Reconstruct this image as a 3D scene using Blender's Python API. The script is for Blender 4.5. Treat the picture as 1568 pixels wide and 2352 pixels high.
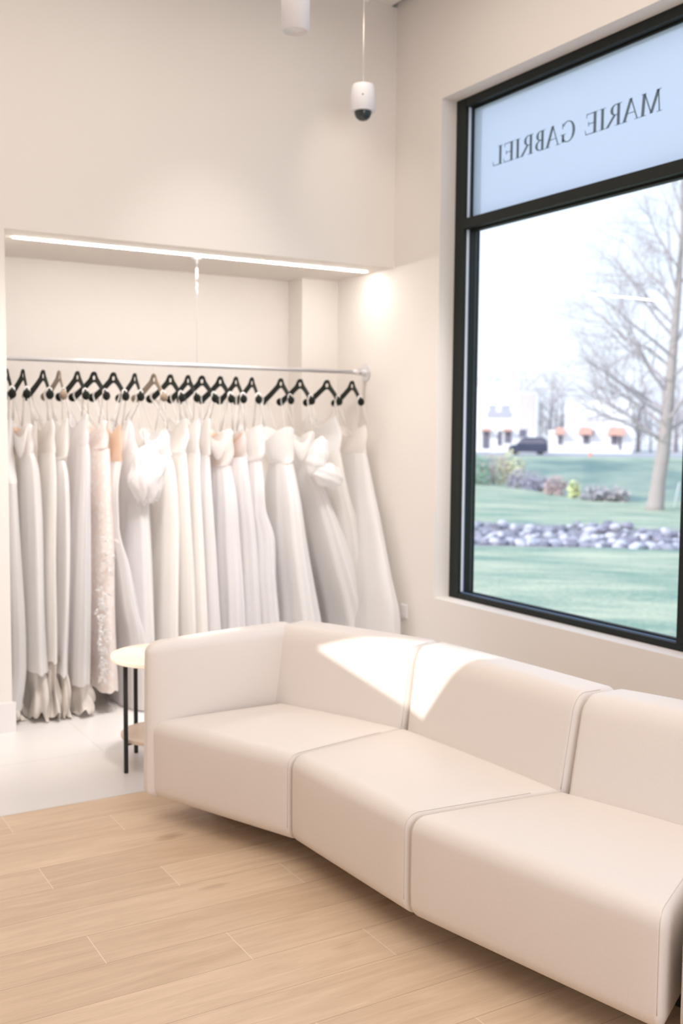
import bpy, bmesh, math, random
from mathutils import Vector, Matrix
import numpy as np
random.seed(7)
PI = math.pi
for o in list(bpy.data.objects): bpy.data.objects.remove(o)
SC = bpy.context.scene
COL = SC.collection

# ---------------- camera ----------------
cam_d = bpy.data.cameras.new('camera'); cam = bpy.data.objects.new('camera', cam_d); COL.objects.link(cam)
yaw, pit, rol = 0.53446605, -0.07969476, 0.00837762
fw = Vector((math.sin(yaw)*math.cos(pit), math.cos(yaw)*math.cos(pit), math.sin(pit)))
rt = fw.cross(Vector((0, 0, 1))).normalized(); up = rt.cross(fw)
r2 = rt*math.cos(rol)+up*math.sin(rol); u2 = up*math.cos(rol)-rt*math.sin(rol)
M = Matrix((r2, u2, -fw)).transposed().to_4x4(); M.translation = (0, 0, 1.5)
cam.matrix_world = M
cam_d.sensor_fit = 'VERTICAL'; cam_d.sensor_height = 36.0; cam_d.sensor_width = 24.0
cam_d.lens = 2399.4/2352*36; cam_d.clip_start = .02; cam_d.clip_end = 600
cam_d.dof.use_dof = True; cam_d.dof.focus_distance = 2.7; cam_d.dof.aperture_fstop = 3.0
SC.camera = cam
SC.view_settings.view_transform = 'Standard'; SC.view_settings.look = 'None'
SC.view_settings.gamma = 1; SC.view_settings.use_curve_mapping = False
SC.view_settings.exposure = 0.06

# ---------------- world ----------------
w = bpy.data.worlds.new('sky'); SC.world = w; w.use_nodes = True
nt = w.node_tree; nt.nodes.clear()
tc = nt.nodes.new('ShaderNodeTexCoord'); sp = nt.nodes.new('ShaderNodeSeparateXYZ')
cr = nt.nodes.new('ShaderNodeValToRGB'); bg = nt.nodes.new('ShaderNodeBackground'); wo = nt.nodes.new('ShaderNodeOutputWorld')
cr.color_ramp.elements[0].position = 0.0; cr.color_ramp.elements[0].color = (.86, .92, 1.0, 1)
cr.color_ramp.elements[1].position = .75; cr.color_ramp.elements[1].color = (.60, .76, 1.0, 1)
nt.links.new(tc.outputs['Generated'], sp.inputs[0]); nt.links.new(sp.outputs['Z'], cr.inputs[0])
nt.links.new(cr.outputs[0], bg.inputs[0]); nt.links.new(bg.outputs[0], wo.inputs[0])
bg.inputs['Strength'].default_value = 1.36

# ---------------- lights ----------------
def light(name, kind, loc, direction, energy, color=(1, 1, 1), **kw):
    l = bpy.data.lights.new(name, kind); l.energy = energy; l.color = color
    for k, v in kw.items(): setattr(l, k, v)
    o = bpy.data.objects.new(name, l); COL.objects.link(o); o.location = loc
    o.rotation_euler = Vector(direction).to_track_quat('-Z', 'Y').to_euler(); return o
EL = math.radians(27)
light('sun', 'SUN', (-20, 0, 20), (math.cos(EL), 0, -math.sin(EL)), 3.6, (1.0, .965, .92), angle=.006)
light('daylight_fill', 'AREA', (1.3, -2.8, 1.9), (.25, 1, .0), 98, (.76, .85, 1.0), shape='RECTANGLE', size=3.6, size_y=2.8)  # added fill, stands in for unseen daylight behind the viewer
light('overhead_fill', 'AREA', (1.1, 1.9, 3.8), (0, 0, -1), 84, (1.0, .90, .82), shape='RECTANGLE', size=3.8, size_y=5.2)  # added overhead fill to brighten the room, no fixture modelled
light('bulkhead_spot', 'SPOT', (2.2, 3.5, 3.8), (.02, 1.65, -1.75), 52, (1.0, .93, .90), spot_size=math.radians(38), spot_blend=1.0, shadow_soft_size=.04)
light('niche_spot', 'SPOT', (2.75, 4.55, 3.75), (.66, .98, -1.8), 13, (1.0, .90, .78), spot_size=math.radians(46), spot_blend=1.0, shadow_soft_size=.03)
for rx in (1.3, 2.0, 2.7):
    light('gown_fill_spot', 'SPOT', (rx, 3.3, 3.7), (.10, 1.95, -2.95), 225, (1.0, .95, .91), spot_size=math.radians(42), spot_blend=.8, shadow_soft_size=.10)  # added unseen spots that brighten the gowns

# ---------------- helpers ----------------
def link(name, me, mat=None, parent=None, smooth=True):
    if smooth:
        for p in me.polygons: p.use_smooth = True
    if mat: me.materials.append(mat)
    o = bpy.data.objects.new(name, me); COL.objects.link(o)
    if parent: o.parent = parent
    return o
def obj(name, bm, mat=None, parent=None, smooth=True):
    bmesh.ops.recalc_face_normals(bm, faces=bm.faces)
    me = bpy.data.meshes.new(name); bm.to_mesh(me); bm.free()
    return link(name, me, mat, parent, smooth)
def tag(o, label, cat, group=None, kind=None):
    o['label'] = label
    if cat: o['category'] = cat
    if group: o['group'] = group
    if kind: o['kind'] = kind
    return o
def empty(name, loc=(0, 0, 0)):
    o = bpy.data.objects.new(name, None); COL.objects.link(o); o.location = loc; o.empty_display_size = .05; return o
def root_at(name, loc, parts):
    """Empty at loc; parts built in world coordinates are re-based on it."""
    o = empty(name, loc)
    for p in parts:
        p.data.transform(Matrix.Translation(-Vector(loc))); p.parent = o
    return o
def box(bm, x0, x1, y0, y1, z0, z1):
    v = [bm.verts.new((x, y, z)) for x in (x0, x1) for y in (y0, y1) for z in (z0, z1)]
    for f in ((0, 1, 3, 2), (4, 6, 7, 5), (0, 4, 5, 1), (2, 3, 7, 6), (0, 2, 6, 4), (1, 5, 7, 3)):
        bm.faces.new([v[i] for i in f])
def tube(bm, pts, r, seg=8, cap=True):
    pts = [Vector(p) for p in pts]; rs = r if isinstance(r, (list, tuple)) else [r]*len(pts)
    rings = []; nrm = None
    for i, p in enumerate(pts):
        d = (pts[min(i+1, len(pts)-1)]-pts[max(i-1, 0)])
        if d.length < 1e-9: d = Vector((0, 0, 1))
        d.normalize()
        if nrm is None:
            a = Vector((0, 0, 1)) if abs(d.z) < .9 else Vector((1, 0, 0)); nrm = d.cross(a).normalized()
        else:
            nrm = (nrm-d*nrm.dot(d));
            nrm = nrm.normalized() if nrm.length > 1e-6 else d.orthogonal().normalized()
        b = d.cross(nrm)
        rings.append([bm.verts.new(p+(nrm*math.cos(t)+b*math.sin(t))*rs[i]) for t in [2*PI*k/seg for k in range(seg)]])
    for a, b in zip(rings, rings[1:]):
        for k in range(seg): bm.faces.new((a[k], a[(k+1) % seg], b[(k+1) % seg], b[k]))
    if cap and seg > 2: bm.faces.new(rings[0][::-1]); bm.faces.new(rings[-1])
def lathe(bm, prof, c=(0, 0, 0), seg=32, axis='z'):
    rings = []
    for r, h in prof:
        ring = []
        for k in range(seg):
            a = 2*PI*k/seg; p = (r*math.cos(a), r*math.sin(a), h)
            if axis == 'x': p = (h, r*math.cos(a), r*math.sin(a))
            ring.append(bm.verts.new((c[0]+p[0], c[1]+p[1], c[2]+p[2])))
        rings.append(ring)
    for a, b in zip(rings, rings[1:]):
        for k in range(seg): bm.faces.new((a[k], a[(k+1) % seg], b[(k+1) % seg], b[k]))
    bm.faces.new(rings[0][::-1]); bm.faces.new(rings[-1])
def ellipsoid(bm, c, s, rot=0, seg=14, jit=None):
    m = Matrix.Translation(c) @ Matrix.Rotation(rot, 4, 'Y') @ Matrix.Diagonal((*s, 1))
    bmesh.ops.create_uvsphere(bm, u_segments=seg, v_segments=max(6, seg//2), radius=1, matrix=m)
def outline(name, loops, depth, mat, parent=None, bevel=0):
    """closed 2D loops (holes allowed) filled and extruded, in the local XY plane."""
    cu = bpy.data.curves.new(name, 'CURVE'); cu.dimensions = '2D'; cu.fill_mode = 'BOTH'
    cu.extrude = depth/2; cu.bevel_depth = bevel; cu.bevel_resolution = 1
    for lp in loops:
        s = cu.splines.new('POLY'); s.points.add(len(lp)-1); s.use_cyclic_u = True
        for p, q in zip(s.points, lp): p.co = (q[0], q[1], 0, 1)
    t = bpy.data.objects.new(name, cu); COL.objects.link(t)
    dg = bpy.context.evaluated_depsgraph_get()
    me = bpy.data.meshes.new_from_object(t.evaluated_get(dg)); bpy.data.objects.remove(t)
    me.materials.clear()
    return me
def axis_list(h, r, n, k=5):
    r = min(r, h*.98)
    a = [-h + r*i/k for i in range(k)]; b = [-(h-r)+2*(h-r)*i/n for i in range(n+1)]
    return a+b+[-v for v in a[::-1]]
class RBox:
    """rounded box mapped on a quad footprint: quad = front-left, front-right, back-right, back-left"""
    def __init__(s, bot, top, z0, z1, r, crown=0, pud=0, ka=1.0):
        s.bot = [Vector((*p, 0)) for p in bot]; s.top = [Vector((*p, 0)) for p in (top or bot)]
        s.z0, s.z1, s.r, s.crown, s.pud = z0, z1, r, crown, pud
        q = s.bot
        s.hw = ((q[1]-q[0]).length+(q[2]-q[3]).length)/4; s.hd = ((q[3]-q[0]).length+(q[2]-q[1]).length)/4; s.hh = (z1-z0)/2; s.tw = s.hw; s.hw *= ka
    def map(s, a, b, h):
        u = (a/s.hw+1)/2; v = (b/s.hd+1)/2; t = (h/s.hh+1)/2
        def bil(q): return q[0]*(1-u)*(1-v)+q[1]*u*(1-v)+q[2]*u*v+q[3]*(1-u)*v
        p = bil(s.bot).lerp(bil(s.top), t)
        fu = max(0, 1-(2*u-1)**2); fv = max(0, 1-(2*v-1)**2); ft = max(0, 1-(2*t-1)**2)
        z = s.z0+(s.z1-s.z0)*t+s.crown*fu*fv*max(0, t-.5)*2
        if s.pud:
            fwd = ((s.bot[0]+s.bot[1])-(s.bot[2]+s.bot[3])).normalized()
            p = p+fwd*(s.pud*fu*ft*(1-2*v))
        return Vector((p.x, p.y, z))
    def rnd(s, a, b, h, off=0):
        r = s.r; c = [max(-(m-r), min(m-r, x)) for x, m in ((a, s.hw), (b, s.hd), (h, s.hh))]
        d = Vector((a-c[0], b-c[1], h-c[2]))
        if d.length > 1e-9: d = d.normalized()*(r+off)
        return s.map(c[0]+d.x, c[1]+d.y, c[2]+d.z)
    def mesh(s, bm, n=(8, 8, 5)):
        A = axis_list(s.hw, s.r, n[0]); B = axis_list(s.hd, s.r, n[1]); H = axis_list(s.hh, s.r, n[2])
        V = {}
        def vert(i, j, k):
            if (i, j, k) not in V: V[(i, j, k)] = bm.verts.new(s.rnd(A[i], B[j], H[k]))
            return V[(i, j, k)]
        for k in (0, len(H)-1):
            for i in range(len(A)-1):
                for j in range(len(B)-1): bm.faces.new((vert(i, j, k), vert(i+1, j, k), vert(i+1, j+1, k), vert(i, j+1, k)))
        for j in (0, len(B)-1):
            for i in range(len(A)-1):
                for k in range(len(H)-1): bm.faces.new((vert(i, j, k), vert(i+1, j, k), vert(i+1, j, k+1), vert(i, j, k+1)))
        for i in (0, len(A)-1):
            for j in range(len(B)-1):
                for k in range(len(H)-1): bm.faces.new((vert(i, j, k), vert(i, j+1, k), vert(i, j+1, k+1), vert(i, j, k+1)))

# ---------------- materials ----------------
def mat(name, color, rough=.6, metal=0, bump=None, sheen=0, spec=None, trans=0, coat=0):
    m = bpy.data.materials.new(name); m.use_nodes = True; n = m.node_tree; b = n.nodes['Principled BSDF']
    b.inputs['Base Color'].default_value = (*color, 1); b.inputs['Roughness'].default_value = rough; b.inputs['Metallic'].default_value = metal
    if spec is not None: b.inputs['Specular IOR Level'].default_value = spec
    if sheen: b.inputs['Sheen Weight'].default_value = sheen
    if coat: b.inputs['Coat Weight'].default_value = coat; b.inputs['Coat Roughness'].default_value = .3
    tcn = n.nodes.new('ShaderNodeTexCoord')
    nz = n.nodes.new('ShaderNodeTexNoise'); nz.inputs['Scale'].default_value = bump[0] if bump else 6
    n.links.new(tcn.outputs['Object'], nz.inputs['Vector'])
    mx = n.nodes.new('ShaderNodeMix'); mx.data_type = 'RGBA'; mx.inputs['A'].default_value = (*[c*.97 for c in color], 1); mx.inputs['B'].default_value = (*[min(1, c*1.02) for c in color], 1)
    n.links.new(nz.outputs[0], mx.inputs['Factor']); n.links.new(mx.outputs['Result'], b.inputs['Base Color'])
    if bump:
        bp = n.nodes.new('ShaderNodeBump'); bp.inputs['Strength'].default_value = bump[1]; bp.inputs['Distance'].default_value = bump[2] if len(bump) > 2 else .002
        n.links.new(nz.outputs[0], bp.inputs['Height']); n.links.new(bp.outputs[0], b.inputs['Normal'])
    return m
def cloth(name, color, transl=.35, alpha=1.0, bump=(60, .15, .001), lace=False, rough=.7):
    m = mat(name, color, rough, 0, bump, spec=.2); n = m.node_tree; b = n.nodes['Principled BSDF']; out = n.nodes['Material Output']
    tr = n.nodes.new('ShaderNodeBsdfTranslucent'); tr.inputs[0].default_value = (*color, 1)
    mx = n.nodes.new('ShaderNodeMixShader'); mx.inputs[0].default_value = transl
    n.links.new(b.outputs[0], mx.inputs[1]); n.links.new(tr.outputs[0], mx.inputs[2]); last = mx
    if lace:
        tcn = n.nodes.new('ShaderNodeTexCoord'); vo = n.nodes.new('ShaderNodeTexVoronoi'); vo.inputs['Scale'].default_value = 34
        n.links.new(tcn.outputs['Object'], vo.inputs['Vector'])
        rp = n.nodes.new('ShaderNodeValToRGB'); rp.color_ramp.elements[0].position = .28; rp.color_ramp.elements[1].position = .5
        rp.color_ramp.elements[0].color = (*color, 1); rp.color_ramp.elements[1].color = (.91, .80, .75, 1)
        n.links.new(vo.outputs['Distance'], rp.inputs[0]); n.links.new(rp.outputs[0], b.inputs['Base Color'])
        bp = n.nodes.new('ShaderNodeBump'); bp.inputs['Strength'].default_value = .5; bp.inputs['Distance'].default_value = .003; bp.invert = True
        n.links.new(vo.outputs['Distance'], bp.inputs['Height']); n.links.new(bp.outputs[0], b.inputs['Normal'])
    if alpha < 1:
        tp = n.nodes.new('ShaderNodeBsdfTransparent'); m2 = n.nodes.new('ShaderNodeMixShader'); m2.inputs[0].default_value = alpha
        n.links.new(tp.outputs[0], m2.inputs[1]); n.links.new(last.outputs[0], m2.inputs[2]); last = m2
    n.links.new(last.outputs[0], out.inputs[0]); return m
def emit(name, color, s):
    m = bpy.data.materials.new(name); m.use_nodes = True; n = m.node_tree; n.nodes.clear()
    e = n.nodes.new('ShaderNodeEmission'); o = n.nodes.new('ShaderNodeOutputMaterial'); e.inputs[0].default_value = (*color, 1); e.inputs[1].default_value = s
    n.links.new(e.outputs[0], o.inputs[0]); return m
WALL = mat('wall_paint', (.84, .79, .74), .85, 0, (220, .04, .001))
CEIL = mat('ceiling_paint', (.86, .83, .79), .9)
BASE = mat('baseboard_paint', (.84, .80, .79), .5)
LEATH = mat('ivory_leather', (.87, .80, .745), .42, 0, (160, .10, .0006), spec=.35)
SEAM = mat('seam_leather', (.74, .67, .60), .6)
FRAME = mat('black_window_metal', (.008, .012, .010), .5, 0, spec=.3)
BLACKM = mat('black_steel', (.012, .014, .013), .45)
CHROME = mat('brushed_steel', (.80, .80, .83), .32, .75)
WHITEP = mat('white_plastic', (.86, .85, .87), .35)
DOME = mat('smoked_dome', (.02, .028, .03), .08, 0, spec=.7)
VELV = mat('black_velvet', (.010, .012, .009), .9, 0, (200, .1, .0005), sheen=.1, spec=.1)
BROWNV = mat('bronze_velvet', (.24, .17, .11), .75, 0, (200, .1, .0005), sheen=.3)
OAKT = mat('pale_oak_laminate', (.84, .68, .55), .4, 0, (14, .02))
LED = emit('led_diffuser', (1, .94, .88), 60)
def glass(name):
    m = bpy.data.materials.new(name); m.use_nodes = True; n = m.node_tree; n.nodes.clear()
    o = n.nodes.new('ShaderNodeOutputMaterial'); t = n.nodes.new('ShaderNodeBsdfTransparent'); g = n.nodes.new('ShaderNodeBsdfGlossy')
    g.inputs['Roughness'].default_value = .0; t.inputs[0].default_value = (.97, .985, 1, 1)
    f = n.nodes.new('ShaderNodeFresnel'); f.inputs[0].default_value = 1.45; mx = n.nodes.new('ShaderNodeMixShader')
    ge = n.nodes.new('ShaderNodeNewGeometry'); mm = n.nodes.new('ShaderNodeMath'); mm.operation = 'MULTIPLY'; iv = n.nodes.new('ShaderNodeMath'); iv.operation = 'SUBTRACT'; iv.inputs[0].default_value = 1; n.links.new(ge.outputs['Backfacing'], iv.inputs[1]); n.links.new(f.outputs[0], mm.inputs[0]); n.links.new(iv.outputs[0], mm.inputs[1]); n.links.new(mm.outputs[0], mx.inputs[0]); n.links.new(t.outputs[0], mx.inputs[1]); n.links.new(g.outputs[0], mx.inputs[2]); n.links.new(mx.outputs[0], o.inputs[0]); return m
GLASS = glass('clear_glass')
def frosted():
    m = bpy.data.materials.new('frosted_film'); m.use_nodes = True; n = m.node_tree; b = n.nodes['Principled BSDF']; out = n.nodes['Material Output']
    b.inputs['Base Color'].default_value = (.80, .86, .96, 1); b.inputs['Roughness'].default_value = .3
    t = n.nodes.new('ShaderNodeBsdfTranslucent'); t.inputs[0].default_value = (.86, .91, 1.0, 1)
    rf = n.nodes.new('ShaderNodeBsdfRefraction'); rf.inputs['Roughness'].default_value = .55; rf.inputs['IOR'].default_value = 1.03; rf.inputs[0].default_value = (.88, .92, 1, 1); m0 = n.nodes.new('ShaderNodeMixShader'); m0.inputs[0].default_value = .5; n.links.new(t.outputs[0], m0.inputs[1]); n.links.new(rf.outputs[0], m0.inputs[2])
    mx = n.nodes.new('ShaderNodeMixShader'); mx.inputs[0].default_value = .85
    n.links.new(b.outputs[0], mx.inputs[1]); n.links.new(m0.outputs[0], mx.inputs[2]); n.links.new(mx.outputs[0], out.inputs[0]); return m
FROST = frosted()

def math_node(n, op, a, b=None, c=None):
    x = n.nodes.new('ShaderNodeMath'); x.operation = op
    for i, v in enumerate((a, b, c)):
        if v is None: continue
        if isinstance(v, (int, float)): x.inputs[i].default_value = v
        else: n.links.new(v, x.inputs[i])
    return x.outputs[0]
def planks():
    m = bpy.data.materials.new('oak_planks'); m.use_nodes = True; n = m.node_tree; b = n.nodes['Principled BSDF']
    tcn = n.nodes.new('ShaderNodeTexCoord'); s = n.nodes.new('ShaderNodeSeparateXYZ'); n.links.new(tcn.outputs['Object'], s.inputs[0])
    X, Y = s.outputs[0], s.outputs[1]
    PW, PL = .18225, 1.098
    ry = math_node(n, 'DIVIDE', math_node(n, 'SUBTRACT', 4.031, Y), PW); row = math_node(n, 'FLOOR', ry); fy = math_node(n, 'FRACT', ry)
    # joints: row 0 at x=.876, row 1 at 1.237, row 2 at 1.61 and so on, three rows to the cycle
    ox = math_node(n, 'MULTIPLY', row, .366)
    rx = math_node(n, 'DIVIDE', math_node(n, 'SUBTRACT', math_node(n, 'SUBTRACT', X, .878), ox), PL)
    colx = math_node(n, 'FLOOR', rx); fx = math_node(n, 'FRACT', rx)
    def edge(f, wd):
        a = math_node(n, 'MINIMUM', f, math_node(n, 'SUBTRACT', 1.0, f)); return math_node(n, 'LESS_THAN', a, wd)
    ey = edge(fy, .0055); ex = edge(fx, .0014)
    cmb = n.nodes.new('ShaderNodeCombineXYZ'); n.links.new(row, cmb.inputs[0]); n.links.new(colx, cmb.inputs[1])
    wn = n.nodes.new('ShaderNodeTexWhiteNoise'); wn.noise_dimensions = '2D'; n.links.new(cmb.outputs[0], wn.inputs['Vector'])
    # grain: stretched noise, shifted per plank
    gv = n.nodes.new('ShaderNodeCombineXYZ'); n.links.new(math_node(n, 'MULTIPLY', X, 1.6), gv.inputs[0]); n.links.new(math_node(n, 'MULTIPLY', Y, 17), gv.inputs[1]); n.links.new(math_node(n, 'MULTIPLY', wn.outputs['Value'], 40), gv.inputs[2])
    g1 = n.nodes.new('ShaderNodeTexNoise'); g1.inputs['Scale'].default_value = 1.6; g1.inputs['Detail'].default_value = 7; g1.inputs['Roughness'].default_value = .6; g1.inputs['Distortion'].default_value = .8; n.links.new(gv.outputs[0], g1.inputs['Vector'])
    gf = n.nodes.new('ShaderNodeCombineXYZ'); n.links.new(math_node(n, 'MULTIPLY', X, 9), gf.inputs[0]); n.links.new(math_node(n, 'MULTIPLY', Y, 260), gf.inputs[1])
    g2 = n.nodes.new('ShaderNodeTexNoise'); g2.inputs['Scale'].default_value = 1; g2.inputs['Detail'].default_value = 3; n.links.new(gf.outputs[0], g2.inputs['Vector'])
    rp = n.nodes.new('ShaderNodeValToRGB'); e = rp.color_ramp.elements
    e[0].position = .22; e[0].color = (.58, .41, .27, 1); e[1].position = .52; e[1].color = (.81, .62, .44, 1)
    k = math_node(n, 'ADD', math_node(n, 'MULTIPLY', g1.outputs[0], .45), math_node(n, 'ADD', math_node(n, 'MULTIPLY', g2.outputs[0], .18), math_node(n, 'MULTIPLY', wn.outputs['Value'], .12)))
    n.links.new(k, rp.inputs[0])
    # knots: sparse stretched voronoi spots
    kv = n.nodes.new('ShaderNodeCombineXYZ'); n.links.new(math_node(n, 'MULTIPLY', X, 1.9), kv.inputs[0]); n.links.new(math_node(n, 'MULTIPLY', Y, 4.6), kv.inputs[1])
    vo = n.nodes.new('ShaderNodeTexVoronoi'); vo.inputs['Scale'].default_value = 1; n.links.new(kv.outputs[0], vo.inputs['Vector'])
    kn = n.nodes.new('ShaderNodeMapRange'); kn.inputs['From Min'].default_value = .02; kn.inputs['From Max'].default_value = .15; kn.inputs['To Min'].default_value = .75; kn.inputs['To Max'].default_value = 0
    n.links.new(math_node(n, 'ADD', vo.outputs['Distance'], math_node(n, 'MULTIPLY', math_node(n, 'SUBTRACT', g1.outputs[0], .5), .12)), kn.inputs['Value'])
    mk = n.nodes.new('ShaderNodeMix'); mk.data_type = 'RGBA'; n.links.new(kn.outputs[0], mk.inputs['Factor']); n.links.new(rp.outputs[0], mk.inputs['A']); mk.inputs['B'].default_value = (.36, .22, .12, 1)
    m1 = n.nodes.new('ShaderNodeMix'); m1.data_type = 'RGBA'; n.links.new(math_node(n, 'MULTIPLY', ey, .85), m1.inputs['Factor']); n.links.new(mk.outputs['Result'], m1.inputs['A']); m1.inputs['B'].default_value = (.40, .27, .17, 1)
    m2 = n.nodes.new('ShaderNodeMix'); m2.data_type = 'RGBA'; n.links.new(math_node(n, 'MULTIPLY', ex, .7), m2.inputs['Factor']); n.links.new(m1.outputs['Result'], m2.inputs['A']); m2.inputs['B'].default_value = (.88, .76, .64, 1)
    n.links.new(m2.outputs['Result'], b.inputs['Base Color'])
    b.inputs['Roughness'].default_value = .42
    bp = n.nodes.new('ShaderNodeBump'); bp.inputs['Strength'].default_value = .12; bp.inputs['Distance'].default_value = .001; n.links.new(k, bp.inputs['Height']); n.links.new(bp.outputs[0], b.inputs['Normal'])
    return m
def tiles():
    m = bpy.data.materials.new('porcelain_tile'); m.use_nodes = True; n = m.node_tree; b = n.nodes['Principled BSDF']
    tcn = n.nodes.new('ShaderNodeTexCoord'); br = n.nodes.new('ShaderNodeTexBrick'); mp = n.nodes.new('ShaderNodeMapping')
    mp.inputs['Location'].default_value = (-.27, -4.035+.61*10, 0)
    n.links.new(tcn.outputs['Object'], mp.inputs[0]); n.links.new(mp.outputs[0], br.inputs[0])
    br.offset = .5; br.inputs['Scale'].default_value = 1; br.inputs['Brick Width'].default_value = 1.2; br.inputs['Row Height'].default_value = .61; br.inputs['Mortar Size'].default_value = .002
    br.inputs['Color1'].default_value = (.82, .79, .77, 1); br.inputs['Color2'].default_value = (.80, .77, .75, 1); br.inputs['Mortar'].default_value = (.68, .63, .59, 1)
    n.links.new(br.outputs[0], b.inputs['Base Color']); b.inputs['Roughness'].default_value = .35
    return m
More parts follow.
